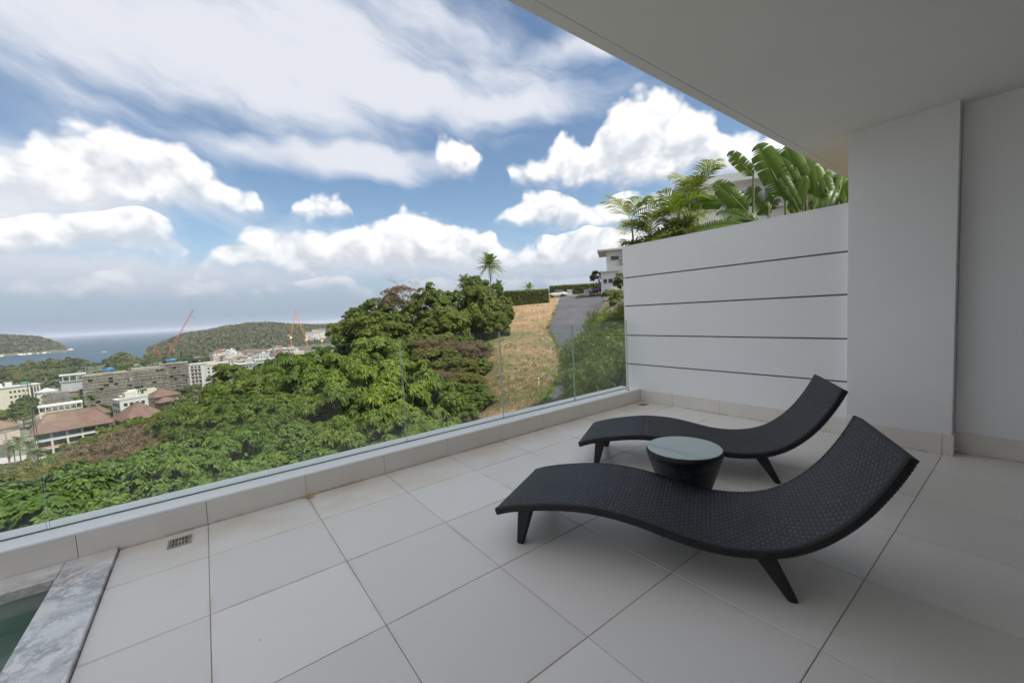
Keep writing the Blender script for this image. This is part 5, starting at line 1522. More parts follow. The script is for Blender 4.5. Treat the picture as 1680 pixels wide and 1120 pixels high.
MB().box(-5.5, -5, 0, 5.5, 5, 14.2).build('wall', 'stucco_white', t); win_grid(t, 11, 10, 2, 4, 4, 3.2, 1.4, 1.5); win_grid(t, 11, 10, 2, 4, 3, 3.2, 1.4, 1.5, side=-1)
MB().box(-5.7, -5.2, 14.2, 5.7, -4.9, 15.2).build('parapet', 'stucco_white', t); MB().box(-2, -1, 14.2, 2.4, 3, 17).build('roof_room', 'stucco_cream', t)
t = place('terraced_house', 217, 302, TOWN, 'cream roof terraces with green canopy above the white villa', 'building', 0.2)
MB().box(-8, -5, 0, 8, 5, 13.5).build('wall', 'stucco_cream', t); MB().box(-5, -3, 13.5, -1, 2, 16).build('roof_room', 'stucco_white', t); MB().box(1, -4, 13.5, 6.5, 1, 15.6).build('roof_room', 'stucco_cream', t)
MB().box(-1, -4.6, 16.0, 2.6, -1.2, 16.25).build('canopy', 'roof_green', t)
for x, y in ((-.8, -4.4), (2.4, -4.4), (-.8, -1.4), (2.4, -1.4)): MB().box(x - .1, y - .1, 13.5, x + .1, y + .1, 16).build('post', 'white_metal', t)
t = place('hip_roof_house', 254, 296, TOWN, 'house with low brown hip roofs right of the roof terraces', 'building', 0.4)
MB().box(-5.5, -4.5, 0, 5.5, 4.5, 11.6).build('wall', 'stucco_cream', t); hip_roof(t, 11, 9, 11.65, 3.4, 1.2); hip_roof(t, 7, 5, 9.0, 2.2, 1.0, x=-1.5, y=-6.5, name='porch_roof'); win_grid(t, 11, 9, 1.8, 3, 3, 3.2, 1.3, 1.6); win_grid(t, 11, 9, 1.8, 3, 3, 3.2, 1.3, 1.6, side=1)
t = place('small_white_house', 276, 262, TOWN, 'small white house half hidden by trees below the hillside', 'building')
MB().box(-2.6, -3, 0, 2.6, 3, 8.2).build('wall', 'stucco_white', t); MB().box(-3, -3.4, 8.2, 3, 3.4, 8.6).build('roof', 'roof_grey', t); win_grid(t, 5.2, 6, 2, 2, 2, 3.2, 1.2, 1.5)
t = place('street_house', -42, 300, TOWN, 'house with rust red roof at the street by the utility pole', 'building', 0.6)
MB().box(-5, -8, 0, 5, 8, 7).build('wall', 'stucco_pink', t); hip_roof(t, 10, 16, 7.05, 4.4, 1, ridge=0.6); win_grid(t, 10, 16, 2, 2, 5, 3.2, 1.3, 1.5, side=1)
# white apartment block
t = place('apartment_block', 318, 417, TOWN, 'white six storey apartment block with dark balconies', 'building', -0.15)
MB().box(-5.2, -6, 0, 5.2, 6, 18.6).build('wall', 'stucco_white', t); MB().box(-5.5, -6.3, 18.6, 5.5, 6.3, 19.2).build('roof', 'stucco_grey', t)
for r_ in range(6):
    for k in range(3):
        window(t, -2.6 + k * 2.3, -6.002, 1.9 + r_ * 2.95, 1.5, 1.7, 'window_dark')
        MB().box(-3.5 + k * 2.3, -6.7, 0.75 + r_ * 2.95, -1.7 + k * 2.3, -6.07, 1.3 + r_ * 2.95).build('balcony', 'stucco_orange' if (r_ + k) % 2 else 'stucco_grey', t)
t = place('terracotta_block', 338, 424, TOWN, 'white block with terracotta roof terrace behind the white apartment block', 'building', -0.15)
MB().box(-5, -6, 0, 6.5, 6, 16.4).build('wall', 'stucco_white', t); MB().box(-5.2, -6.2, 16.4, 6.7, 6.2, 16.8).build('roof', 'stucco_orange', t); MB().box(-4, 0, 16.8, 4, 5, 19).build('roof_room', 'stucco_white', t); win_grid(t, 11, 12, 2, 5, 3, 3, 1.3, 1.5)

# flat market roofs and the town behind
for k, (px, D, w, d, h, mt) in enumerate(((305, 500, 26, 20, 9.5, 'roof_grey'), (345, 520, 24, 18, 10.5, 'roof_grey'), (392, 505, 22, 16, 8.5, 'roof_grey'), (430, 520, 20, 14, 10, 'roof_grey'))):
    t = place('market_hall', px, D, TOWN, 'long low hall with pale flat roof in the town', 'building', random.uniform(-.2, .2), 'low pale roofed halls')
    MB().box(-w / 2, -d / 2, 0, w / 2, d / 2, h).build('wall', 'stucco_grey', t); MB().box(-w / 2 - .6, -d / 2 - .6, h, w / 2 + .6, d / 2 + .6, h + .5).build('roof', mt, t)
    win_grid(t, w, d, 2.2, 2, 7, 3.6, 1.8, 1.5)
    for j in range(4):
        x = random.uniform(-w / 2 + 2, w / 2 - 2)
        MB().box(x - 1.2, -2, h + .5, x + 1.2, 1.5, h + random.uniform(1.2, 2.4)).build('roof_unit', random.choice(('white_metal', 'stucco_grey', 'roof_grey')), t)
WM = ['stucco_white', 'stucco_cream', 'stucco_pink', 'stucco_white', 'stucco_grey']
PL = {'stucco_white': 'white', 'stucco_cream': 'cream', 'stucco_pink': 'pinkish', 'stucco_grey': 'grey'}
for k in range(34):
    px = 348 + 140 * random.random(); D = 545 + 230 * random.random()
    wm = random.choice(WM); hip = random.random() < 0.4
    w, d, h = random.uniform(8, 15), random.uniform(8, 14), random.uniform(6.5, 12)
    t = place('town_house', px, D, TOWN, f'{PL[wm]} town house with {"brown tiled" if hip else "flat pale"} roof among the houses near the headland', 'house', random.uniform(-.5, .5), f'{PL[wm]} {"brown roofed" if hip else "flat roofed"} town houses')
    MB().box(-w / 2, -d / 2, 0, w / 2, d / 2, h).build('wall', wm, t)
    if hip: hip_roof(t, w, d, h + .05, 2.6, .7)
    else:
        MB().box(-w / 2 - .3, -d / 2 - .3, h, w / 2 + .3, d / 2 + .3, h + .4).build('roof', 'roof_grey', t)
        MB().box(-1.5, -1, h + .4, 1.5, 2, h + 2.6).build('roof_room', wm, t)
        MB().lathe([(.8, h + .4), (.85, h + 1.9), (.2, h + 2.3)], 10, (random.choice((-1, 1)) * w * .32, -d * .2)).build('water_tank', random.choice(('white_metal', 'tarp_blue', 'pole_grey')), t, smooth=True)
        for q_ in range(3): MB().box(-w * .4 + q_ * 1.6, -d * .42, h + .4, -w * .4 + q_ * 1.6 + .9, -d * .42 + .7, h + 1.1).build('air_unit', 'white_metal', t)
    win_grid(t, w, d, 2, max(1, int((h - 1) / 3.2)), max(2, int(w / 3)), 3.1, 1.3, 1.5)

# ------------------------------------------------------------------ headland and island
def hill_mesh(name, cols, D_of, zbase, mat, nD=26, amp=3.0, seed=0):
    """cols: (px, py of the skyline); front, ridge and back distances from D_of"""
    D0, D1, D2 = D_of
    pxs = np.linspace(cols[0][0], cols[-1][0], 90)
    top = np.interp(pxs, [c[0] for c in cols], [c[1] for c in cols])
    V = []
    for px, ty in zip(pxs, top):
        zr = at(px, ty, D1)[2]
        for k in range(nD + 1):
            D = D0 + (D2 - D0) * k / nD
            f = (D - D0) / (D1 - D0) if D < D1 else (D2 - D) / (D2 - D1)
            f = max(0, f) ** 0.75; f = f * f * (3 - 2 * f) * 0.5 + f * 0.5
            p_ = at(px, 545, D)
            z = zbase + (max(zr, zbase) - zbase) * f
            V.append((p_[0], p_[1], z + amp * f * float(fract_noise(p_[0], p_[1], 40, seed)) * min(1, (max(zr, zbase) - zbase) / 20) * (0 if abs(D - D1) < 1 else 1)))
    n = nD + 1
    Q = np.array([(i * n + k, i * n + k + 1, (i + 1) * n + k + 1, (i + 1) * n + k) for i in range(89) for k in range(nD)])
    V = np.array(V)
    o_ = tag(link(name, np_mesh(name, V, Q[:, ::-1], mats=[mat], smooth=True)), kind='structure')
    return V.reshape(90, n, 3)
m, T, b, o = new_mat('wooded_hill')
n1 = T.noise(worldco(T), 0.02, 5, 0.65)
T.put(b.inputs['Base Color'], T.mix(T.smooth(n1, 0.35, 0.65), (0.080, 0.076, 0.042, 1), (0.060, 0.070, 0.030, 1)))
b.inputs['Roughness'].default_value = 0.95
def surf_points(G_, n, kmax=None):
    a = rng.random((n, 2)); na_, nk = G_.shape[0] - 1, (kmax or G_.shape[1] - 1)
    fi = a[:, 0] * na_; fk = a[:, 1] * nk
    i = np.minimum(fi.astype(int), na_ - 1); k = np.minimum(fk.astype(int), nk - 1); u = (fi - i)[:, None]; v = (fk - k)[:, None]
    return (G_[i, k] * (1 - u) + G_[i + 1, k] * u) * (1 - v) + (G_[i, k + 1] * (1 - u) + G_[i + 1, k + 1] * u) * v
HG = hill_mesh('headland', [(215, 583), (250, 572), (275, 561), (300, 551), (330, 545), (380, 538), (410, 533.5), (440, 531.5), (470, 533), (500, 535), (540, 535), (640, 530)], (950, 1330, 1700), SEA - 1, 'wooded_hill')
C_ = surf_points(HG, 21000, 17)
C_ = C_[C_[:, 2] > SEA + 2]
C_[:, 2] += rng.uniform(0.5, 7.5, len(C_))
v, q, r = rosettes(C_, unit(np.array([0, 0, 1.0]) + rng.normal(0, 0.5, C_.shape)), 6, 2.9, 1.9, (-0.6, 0.9), 0.3, np.clip(0.5 + 0.35 * fract_noise(C_[:, 0], C_[:, 1], 60, 3) + rng.normal(0, .15, len(C_)), 0, 1))
tag(link('headland_forest', np_mesh('headland_forest', v, q, mats=['leaf_headland'], rnd=r)), 'dense dry forest covering the far headland', 'forest', kind='stuff')
IG = hill_mesh('island', [(-190, 577), (-150, 563), (-100, 553), (-40, 549), (10, 551), (40, 551.5), (60, 553.5), (80, 559), (97, 567), (108, 574)], (1830, 2010, 2230), SEA - 0.5, 'wooded_hill', 20, 2.0, 5)
C_ = surf_points(IG, 5000, 14); C_ = C_[C_[:, 2] > SEA + 7]
C_[:, 2] += rng.uniform(0, 4.0, len(C_))
v, q, r = rosettes(C_, unit(np.array([0, 0, 1.0]) + rng.normal(0, 0.4, C_.shape)), 7, 6.0, 3.4, (-0.6, 0.9), 0.3)
tag(link('island_forest', np_mesh('island_forest', v, q, mats=['leaf_headland'], rnd=r)), 'forest covering the small island in the bay', 'forest', kind='stuff')
# pale rocks along the island's shore
mb = MB()
for k in range(150):
    px = -120 + 240 * random.random(); D = 1838 + random.uniform(-6, 16) + max(0, px - 80) * 5.5
    p_ = at(px, 575, D); s_ = random.uniform(2, 5.5)
    st = len(mb.v); prof = [(s_ * .9, -2.5), (s_, 0), (s_ * .7, s_ * .6), (s_ * .1, s_ * .9)]
    mb.lathe(prof, 6)
    for i in range(st, len(mb.v)):
        a = mb.v[i]; mb.v[i] = (a[0] * random.uniform(.8, 1.3) + p_[0], a[1] * random.uniform(.8, 1.3) + p_[1], a[2] * random.uniform(.8, 1.2) + SEA)
tag(mb.build('shore_rocks', 'rock'), 'pale boulders along the shore of the small island', 'rocks', kind='stuff')
# motor boat crossing the bay
p_ = on_z(171, 578, SEA)
t = tag(empty('motor_boat', (p_[0], p_[1], SEA), -math.atan2(p_[0], p_[1]) + 0.2), 'small white motor boat crossing the bay beyond the beach trees', 'boat')
hull = MB(); st_ = [(-5, 1.5, .1), (-2, 1.7, .0), (2, 1.4, .1), (5.5, .1, .9)]; vs = []
for x, hw, zb in st_: vs += [(x, -hw, 1.5), (x, -hw * .5, zb - .3), (x, hw * .5, zb - .3), (x, hw, 1.5)]
fs = [(0, 3, 2, 1), (12, 13, 14, 15)]
for i in range(3):
    for k in range(3): fs.append((4 * i + k, 4 * i + k + 1, 4 * i + k + 5, 4 * i + k + 4))
    fs.append((4 * i + 3, 4 * i, 4 * i + 4, 4 * i + 7))
hull.add(vs, fs).build('hull', 'white_metal', t)
MB().bbox(-2.2, -1.0, 1.5, 1.2, 1.0, 3.0, .25).build('cabin', 'white_metal', t); MB().box(-2.0, -1.02, 2.1, 1.0, 1.02, 2.6).build('windows', 'window_dark', t)
wk = MB()
for sg in (-1, 1):
    wk.add([(-4.5, sg * .8, .04), (-30, sg * 3.0, .04), (-30, sg * 5.0, .04), (-4.5, sg * 1.8, .04)], [(0, 1, 2, 3)])
tag(wk.build('wake', 'white_metal', t), kind='stuff')
# white houses on the headland
for k, (px, py, w, h) in enumerate(((508, 545, 16, 8), (518, 541, 15, 9), (514, 553, 14, 8), (528, 540, 13, 7), (505, 556, 12, 7))):
    p_ = at(px, py, 1010)
    t = tag(empty('headland_house', (p_[0], p_[1], p_[2] - h), face(px, 1010)[2]), 'white house on the wooded slope beside the yellow crane', 'house', 'white houses on the headland')
    MB().box(-w / 2, -5, -14, w / 2, 5, h).build('wall', 'stucco_white', t); MB().box(-w / 2 - .6, -5.6, h, w / 2 + .6, 5.6, h + .6).build('roof', 'stucco_pink', t)
    win_grid(t, w, 10, 1.6, 2, 4, 3.4, 1.8, 1.7)

# trees in the town and along the beach
def far_tree(px, D, s_, label, group, zg=TOWN):
    x, y, rz = face(px, D, random.uniform(-3, 3))
    key = random.choice(('far', 'farb'))
    crown_me, trunk_me, hc, prx, prz = PROTO[key]
    t = tag(empty('beach_tree', (x, y, zg), rz), label, 'tree', group)
    a = link('trunk', trunk_me, t); a.scale = (s_,) * 3
    c_ = link('crown', crown_me, t, (0, 0, hc * s_)); c_.scale = (s_ * random.uniform(.85, 1.2), s_ * random.uniform(.85, 1.2), s_ * random.uniform(.8, 1.1))
for k in range(150):
    px = -60 + 400 * random.random(); D = 470 + 390 * random.random() ** 0.8
    if 335 < px and D < 600: continue
    far_tree(px, D, random.uniform(0.75, 1.25), 'round leafy tree in the green belt along the beach', 'trees along the beach')
for px, D, s_ in ((18, 330, .9), (35, 345, .9), (48, 352, .8), (28, 380, 1.0), (100, 305, .75), (112, 310, .8), (125, 306, .7), (138, 300, .8), (150, 308, .75), (160, 302, .8), (165, 290, .7), (175, 300, .7), (262, 278, .7), (285, 285, .9), (293, 300, .9), (268, 310, .8), (300, 320, 1.0), (250, 262, .6), (40, 300, .6), (-20, 330, .9), (5, 345, .9), (310, 340, .9), (232, 262, .6), (20, 372, .9)):
    far_tree(px, D, s_, 'bushy green tree between the town buildings', 'trees between the town buildings')
# flat topped casuarinas standing out above the beach
for px, D, s_ in ((40, 800, 1.5), (80, 820, 1.5), (110, 830, 1.4), (196, 835, 1.5), (15, 770, 1.3)):
    far_tree(px, D, s_, 'tall dark tree standing out above the beach belt', 'tall trees above the beach belt')

# street with parked cars and utility poles
def flat_sheet(name, poly, z, mat):
    pts = [on_z(px, py, z) for px, py in poly]
    n = len(pts) // 2
    V = np.array([(p_[0], p_[1], z) for p_ in pts])
    return tag(link(name, np_mesh(name, V, np.array([(i, i + 1, 2 * n - 2 - i, 2 * n - 1 - i) for i in range(n - 1)]), mats=[mat])), kind='structure')
flat_sheet('street', [(-70, 775), (-45, 735), (-20, 705), (4, 680), (24, 662), (40, 648), (49, 650), (38, 664), (28, 684), (24, 710), (18, 740), (22, 775)], TOWN + 0.06, 'asphalt')
flat_sheet('pavement', [(-80, 768), (-20, 764), (20, 758), (62, 750), (62, 743), (20, 749), (-20, 753), (-80, 757)], TOWN + 0.10, 'concrete')

def car_mesh_parts():
    """sedan along X, nose at +X, wheels on z = 0"""
    st = [(-2.2, .60, .45, .78), (-2.12, .74, .34, .92), (-1.6, .84, .26, .98), (-0.6, .88, .24, .96), (0.5, .88, .24, .95), (1.3, .86, .25, .90), (1.9, .78, .28, .78), (2.15, .62, .36, .64)]
    mb = MB(); vs = []; n = 8
    for x, hw, zb, zs in st:
        vs += [(x, -hw * .86, zb), (x, -hw, zb + .14), (x, -hw, zs - .16), (x, -hw * .88, zs), (x, hw * .88, zs), (x, hw, zs - .16), (x, hw, zb + .14), (x, hw * .86, zb)]
    fs = [tuple(range(n)), tuple(range((len(st) - 1) * n, len(st) * n))[::-1]]
    for i in range(len(st) - 1):
        for k in range(n): fs.append((i * n + k, (i + 1) * n + k, (i + 1) * n + (k + 1) % n, i * n + (k + 1) % n))
    mb.add(vs, fs)
    body = mb.mesh('body', 'car_white', smooth=True)
    def cab(stn, mat, nm, sc):
        mb = MB(); vs = []
        for x, hw, z0, z1 in stn: vs += [(x, -hw * sc, z0), (x, -hw * .80 * sc, z1), (x, hw * .80 * sc, z1), (x, hw * sc, z0)]
        k = len(stn); f = [(0, 1, 2, 3), (4 * k - 1, 4 * k - 2, 4 * k - 3, 4 * k - 4)]
        for i in range(k - 1):
            for j in range(3): f.append((4 * i + j, 4 * i + 4 + j, 4 * i + 5 + j, 4 * i + 1 + j))
        return mb.add(vs, f).mesh(nm, mat, smooth=True)
    glass = cab([(-1.75, .74, .955, .98), (-1.0, .78, .95, 1.36), (-0.1, .79, .94, 1.40), (0.5, .78, .93, 1.34), (1.28, .74, .90, .93)], 'window_dark', 'windows', 1.0)
    roof = cab([(-1.15, .70, 1.34, 1.375), (-0.5, .70, 1.385, 1.43), (0.1, .70, 1.37, 1.425), (0.58, .69, 1.28, 1.325)], 'car_white', 'roof_panel', 0.93)
    wh = MB(); prof = [(0.19, -.09), (.30, -.09), (.32, -.06), (.32, .06), (.30, .09), (.19, .09)]
    tyre = MB().lathe(prof, 20).xf(Matrix.Rotation(math.pi / 2, 4, 'X')).mesh('tyre', 'tyre', smooth=True)
    rim = MB().lathe([(.05, -.10), (.19, -.085), (.19, .085), (.05, .10)], 12).xf(Matrix.Rotation(math.pi / 2, 4, 'X')).mesh('rim', 'rim_metal', smooth=True)
    hl = MB().box(-.05, -.16, -.06, .05, .16, .06).mesh('headlight', 'lamp_clear'); tl = MB().box(-.05, -.15, -.07, .05, .15, .07).mesh('tail_light', 'lamp_red')
    return body, glass, roof, tyre, rim, hl, tl
CP = car_mesh_parts()
def car(loc, rz, label, paint_='car_white', group=None):
    t = tag(empty('parked_car', loc, rz), label, 'car', group)
    body, glass, roof, tyre, rim, hl, tl = CP
    def variant(me):
        if paint_ == 'car_white': return me
        key = (me.name, paint_)
        if key not in WIN:
            c_ = me.copy(); c_.materials[0] = MATS[paint_]; WIN[key] = c_
        return WIN[key]
    link('body', variant(body), t); link('windows', glass, t); link('roof_panel', variant(roof), t)
    for x in (-1.35, 1.32):
        for y in (-.78, .78):
            w_ = link('wheel', tyre, t, (x, y, .32)); link('rim', rim, w_)
    for y in (-.52, .52): link('headlight', hl, t, (2.06, y, .66)); link('tail_light', tl, t, (-2.16, y, .76))
    return t
def car_at(px, py, z, head, label, paint_, group=None):
    p_ = on_z(px, py, z); car((p_[0], p_[1], z), -math.atan2(p_[0], p_[1]) + head, label, paint_, group)
for px, py, pt, h in ((26, 696, 'car_white', 1.2), (14, 690, 'car_silver', 1.2), (30, 683, 'car_silver', 1.2), (10, 684, 'car_white', 1.2), (26, 706, 'car_blue', 1.2), (22, 676, 'car_white', 1.1), (-10, 712, 'car_silver', 1.2), (34, 672, 'car_blue', 1.1), (4, 722, 'car_blue', 1.2)):
    car_at(px, py, TOWN + 0.07, h, {'car_white': 'white', 'car_silver': 'silver', 'car_blue': 'dark'}[pt] + ' car parked along the street by the brown resort', pt, {'car_white': 'white', 'car_silver': 'silver', 'car_blue': 'dark'}[pt] + ' cars along the street')
def utility_pole(px, py, label, red):
    p_ = on_z(px, py, TOWN)
    t = tag(empty('utility_pole', (p_[0], p_[1], TOWN), -math.atan2(p_[0], p_[1])), label, 'pole')
    MB().tube([(0, 0, 0), (0, 0, 14)], [.28, .18], 8).build('post', 'pole_grey', t)
    if red: MB().tube([(0, 0, 3), (0, 0, 10.5)], .36, 8).build('painted_band', 'pole_red', t)
    for z in (13.4, 12.2, 11.0):
        MB().box(-1.6, -.08, z - .09, 1.6, .08, z + .09).build('crossarm', 'pole_grey', t)
        for x in (-1.4, -.7, .7, 1.4): MB().tube([(x, 0, z + .09), (x, 0, z + .4)], .06, 6).build('insulator', 'white_metal', t)
    MB().box(-.9, -.5, 9.2, .9, -.15, 10.4).build('transformer', 'pole_grey', t)
utility_pole(17, 766, 'utility pole with crossarms and rusty red band by the street', True)
utility_pole(46, 676, 'plain grey utility pole beside the resort garden', False)
# palms in the resort garden
for px, py, D in ((30, 722, 236), (48, 728, 232), (22, 735, 226), (125, 655, 300), (150, 652, 306), (62, 742, 224)):
    p_ = at(px, py, D); H = p_[2] - TOWN
    t = tag(empty('garden_palm', (p_[0], p_[1], TOWN)), 'palm with arching fronds in the resort garden', 'palm', 'palms in the resort garden')
    MB().tube([(0, 0, -.3), (0.2, 0, H * .5), (0, 0, H)], [.22, .16, .14], 7).build('trunk', 'bark_pale', t, smooth=True)
    V = ([], [], [])
    for k in range(16):
        a = k * 2.399; e = -0.3 + 1.5 * k / 16
        frond(V, np.array([0, 0, H]), np.array([math.cos(a) * math.cos(e), math.sin(a) * math.cos(e), math.sin(e)]), 3.6, .45, 12, 1.0, .16, random.uniform(.05, .6))
    link('crown', np_mesh('garden_palm_crown', np.array(V[0]), np.array(V[1]), mats=['leaf_dark'], rnd=V[2]), t)

# cranes
def lattice(mb, a, b_, w, n, r=0.16):
    a, b_ = np.array(a, float), np.array(b_, float); t_ = (b_ - a) / np.linalg.norm(b_ - a)
    ref = np.array([0, 1.0, 0]) if abs(t_[1]) < .9 else np.array([1.0, 0, 0])
    s_ = np.cross(t_, ref); s_ /= np.linalg.norm(s_); u_ = np.cross(t_, s_)
    cs = [s_ * w + u_ * w, -s_ * w + u_ * w, -s_ * w - u_ * w, s_ * w - u_ * w]
    for c_ in cs: mb.tube([a + c_, b_ + c_], r, 4)
    for k in range(n):
        p0, p1 = a + (b_ - a) * k / n, a + (b_ - a) * (k + 1) / n
        for i in range(4):
            mb.tube([p0 + cs[i], p1 + cs[(i + 1) % 4]], r * .6, 3, False)
t = place('crawler_crane', 265, 820, TOWN + 0.6, 'red crawler crane with long raised lattice boom', 'crane')
k_ = (lambda px, py: at(px, py, 820) - np.array(t.location))
Mi = Matrix.Rotation(-t.rotation_euler[2], 3, 'Z')
loc = lambda px, py: np.array(Mi @ Vector(k_(px, py)))
tip = loc(317, 508); base = np.array([1.0, 0, 2.6])
mb = MB(); lattice(mb, base, tip, 0.7, 26, 0.20); mb.build('boom', 'crane_red', t)
mb = MB(); lattice(mb, (-2, 0, 3.5), loc(254, 570), .5, 8, .22); mb.tube([loc(254, 570), tip], .09, 3); mb.tube([loc(254, 570), (-8, 0, 3)], .2, 4); mb.build('mast', 'crane_red', t)
MB().box(-7, -2.2, 1.6, 3.5, 2.2, 5.2).build('cabin', 'white_metal', t); MB().box(-9, -2, 1.6, -7.01, 2, 4.4).build('counterweight', 'crane_red', t)
for y in (-3, 3): MB().bbox(-5.5, y - .9, 0, 5.5, y + .9, 1.59, .3).build('track', 'tyre', t)
mb = MB(); mb.tube([tip, tip - np.array([0, 0, 12])], .06, 3); mb.box(tip[0] - .5, tip[1] - .5, tip[2] - 13.5, tip[0] + .5, tip[1] + .5, tip[2] - 12); mb.build('hook', 'tyre', t)
def luffing(px0, D, pts, label):
    t = place('tower_crane', px0, D, TOWN, label, 'crane')
    Mi = Matrix.Rotation(-t.rotation_euler[2], 3, 'Z')
    L_ = lambda px, py: np.array(Mi @ Vector(at(px, py, D) - np.array(t.location)))
    a, b_, c_ = (L_(*q_) for q_ in pts)
    mb = MB(); lattice(mb, (a[0], a[1], 0), a, .6, 22, .2); mb.build('mast', 'crane_yellow', t)
    mb = MB(); lattice(mb, a, b_, .5, 16, .16); mb.build('jib', 'crane_yellow', t)
    mb = MB(); lattice(mb, a, c_, .5, 8, .2); mb.tube([b_, c_], .08, 3); mb.build('rear_jib', 'crane_yellow', t)
    MB().box(a[0] - 1.2, a[1] - 1.5, a[2] - 2, a[0] + 1.2, a[1] + 1.5, a[2] + .6).build('cabin', 'white_metal', t)
    MB().box(c_[0] - 1, c_[1] - 1, c_[2] - 2.2, c_[0] + 1, c_[1] + 1, c_[2] - .3).build('counterweight', 'pole_grey', t)
luffing(477, 620, ((477, 553), (486, 506), (473, 549)), 'yellow tower crane with steep jib near the headland houses')
luffing(503, 640, ((503, 556), (486, 519), (508, 551)), 'yellow tower crane leaning towards its neighbour')
luffing(528, 660, ((528, 558), (521, 543), (531, 556)), 'short yellow crane at the edge of the hillside trees')

# ------------------------------------------------------------------ hilltop: hedges, cars, house
def hedge(px0, px1, py_top, py_base, D, dpt, label, leafs, L=0.22):
    a, b_ = at(px0, py_base, D), at(px1, py_base, D)
    g = float(ground(*((a + b_) / 2)[:2])); h = at((px0 + px1) / 2, py_top, D)[2] - g
    w = float(np.hypot(*(b_ - a)[:2])); cpt = (a + b_) / 2
    t = tag(empty('clipped_hedge', (cpt[0], cpt[1], g), math.atan2(b_[1] - a[1], b_[0] - a[0])), label, 'hedge')
    MB().box(-w / 2 + .15, -dpt / 2 + .15, -0.8, w / 2 - .15, dpt / 2 - .15, h - .15).build('branches', 'bark', t)
    n = leafs
    P_ = rng.random((n, 3)) * np.array([w, dpt, h + .5]) - np.array([w / 2, dpt / 2, 0.5])
    fc = rng.random(n); P_[fc < .5, 1] = -dpt / 2; P_[(fc >= .5) & (fc < .85), 2] = h; P_[(fc >= .85) & (fc < .92), 0] = -w / 2; P_[fc >= .92, 0] = w / 2
    P_ += rng.normal(0, .05, P_.shape)
    N_ = unit(P_ / np.array([w / 2, dpt / 2, h]) ** 1 * np.array([.3, 1, .8]) + rng.normal(0, .3, P_.shape))
    v, q, r = rosettes(P_, N_, 6, L, L * .5, (-.1, .9), .2)
    link('foliage', np_mesh('hedge_foliage', v, q, mats=['leaf_hedge'], rnd=r), t)
hedge(829, 900, 477, 502, 84, 1.6, 'clipped green hedge at the top of the dry slope', 2600)
hedge(903, 987, 467.5, 484, 124, 2.0, 'long clipped hedge behind the parked white car', 2400, 0.3)
p_ = hit(915, 487.5, 60, 140)
car((p_[0], p_[1], p_[2] + .08), -math.atan2(p_[0], p_[1]) + math.pi - 0.25, 'white sedan parked at the top of the slope by the lane')
p_ = hit(972, 484, 60, 140)
car((p_[0], p_[1], p_[2] + .14), -math.atan2(p_[0], p_[1]) + math.pi / 2 + .3, 'dark car parked at the upper end of the lane', 'car_blue')
for px, lb in ((935, 'white gate post behind the parked white car'), (962, 'white gate post beside the parked dark car')):
    p_ = hit(px, 484.5, 60, 140)
    t = tag(empty('gate_post', (p_[0], p_[1], p_[2] - .1), -math.atan2(p_[0], p_[1])), lb, 'gate post')
    MB().bbox(-.55, -.2, 0, .55, .2, 1.25, .03).build('pier', 'villa_white', t); MB().bbox(-.62, -.27, 1.25, .62, .27, 1.36, .03).build('cap', 'villa_white', t)
for px, py in ((895, 503), (885, 522), (904, 580), (884, 634)):
    p_ = hit(px, py, 10, 140)
    t = tag(empty('marker_post', (p_[0], p_[1], p_[2])), 'short white marker post on the dry grass slope', 'post', 'marker posts on the slope')
    MB().tube([(0, 0, -.2), (0, 0, .5)], .035, 8).build('shaft', 'white_metal', t); MB().lathe([(.05, .5), (.05, .56), (.01, .6)], 8).build('cap', 'white_metal', t)

# white house at the top right of the lane
def up_at(px, D, py): return at(px, py, D)[2]
c0 = at(1012, 470, 88); g = float(ground(c0[0], c0[1]))
t = tag(empty('hilltop_house', (c0[0], c0[1], g), -math.atan2(c0[0], c0[1])), 'white two storey house with flat overhanging roof beyond the grooved wall', 'house')
sc = 88 / 683
zt, zm = up_at(1010, 88, 414) - g, up_at(1000, 88, 449) - g
MB().box(-14.5 * sc, -3, -1, 60 * sc, 6, zt).build('upper_wall', 'villa_white', t)
MB().box(-23.5 * sc, -4.5, -1, 4 * sc, -3.002, zm).build('lower_wall', 'villa_white', t)
MB().box(-28 * sc, -4.2, zt, 62 * sc, 6.5, zt + .28).build('roof', 'villa_white', t)
MB().box(-24.5 * sc, -4.8, zm, 4.2 * sc, -3.004, zm + .18).build('porch_roof', 'roof_grey', t)
window(t, -1.5 * sc, -3.003, up_at(1010, 88, 426) - g, 12 * sc, 6 * sc, 'window_dark', 0, 'villa_white'); window(t, -9 * sc, -4.503, up_at(1003, 86, 462) - g, 6.5 * sc, 6.5 * sc, 'window_dark', 0, 'villa_white'); window(t, -17 * sc, -4.503, up_at(1003, 86, 462) - g, 5 * sc, 6.5 * sc, 'window_dark', 0, 'villa_white')
t = place('frangipani_tree', 983, 92, 0, 'dark rounded tree with pale trunk beside the hilltop house', 'tree')
p_ = at(983, 455, 92); g2 = float(ground(p_[0], p_[1])); t.location = (p_[0], p_[1], g2)
(v, q, r), cc = crown(rx=1.9, rz=1.5, nclump=26, rc=.55, nros=700, k=8, L=.34, W=.13, droop=.2)
link('crown', np_mesh('frangipani_crown', v, q, mats=['leaf_dark'], rnd=r), t, (0, 0, p_[2] - g2)); link('trunk', trunk_mesh('frangipani_trunk', cc, p_[2] - g2, .14, 'bark_pale', 10), t)
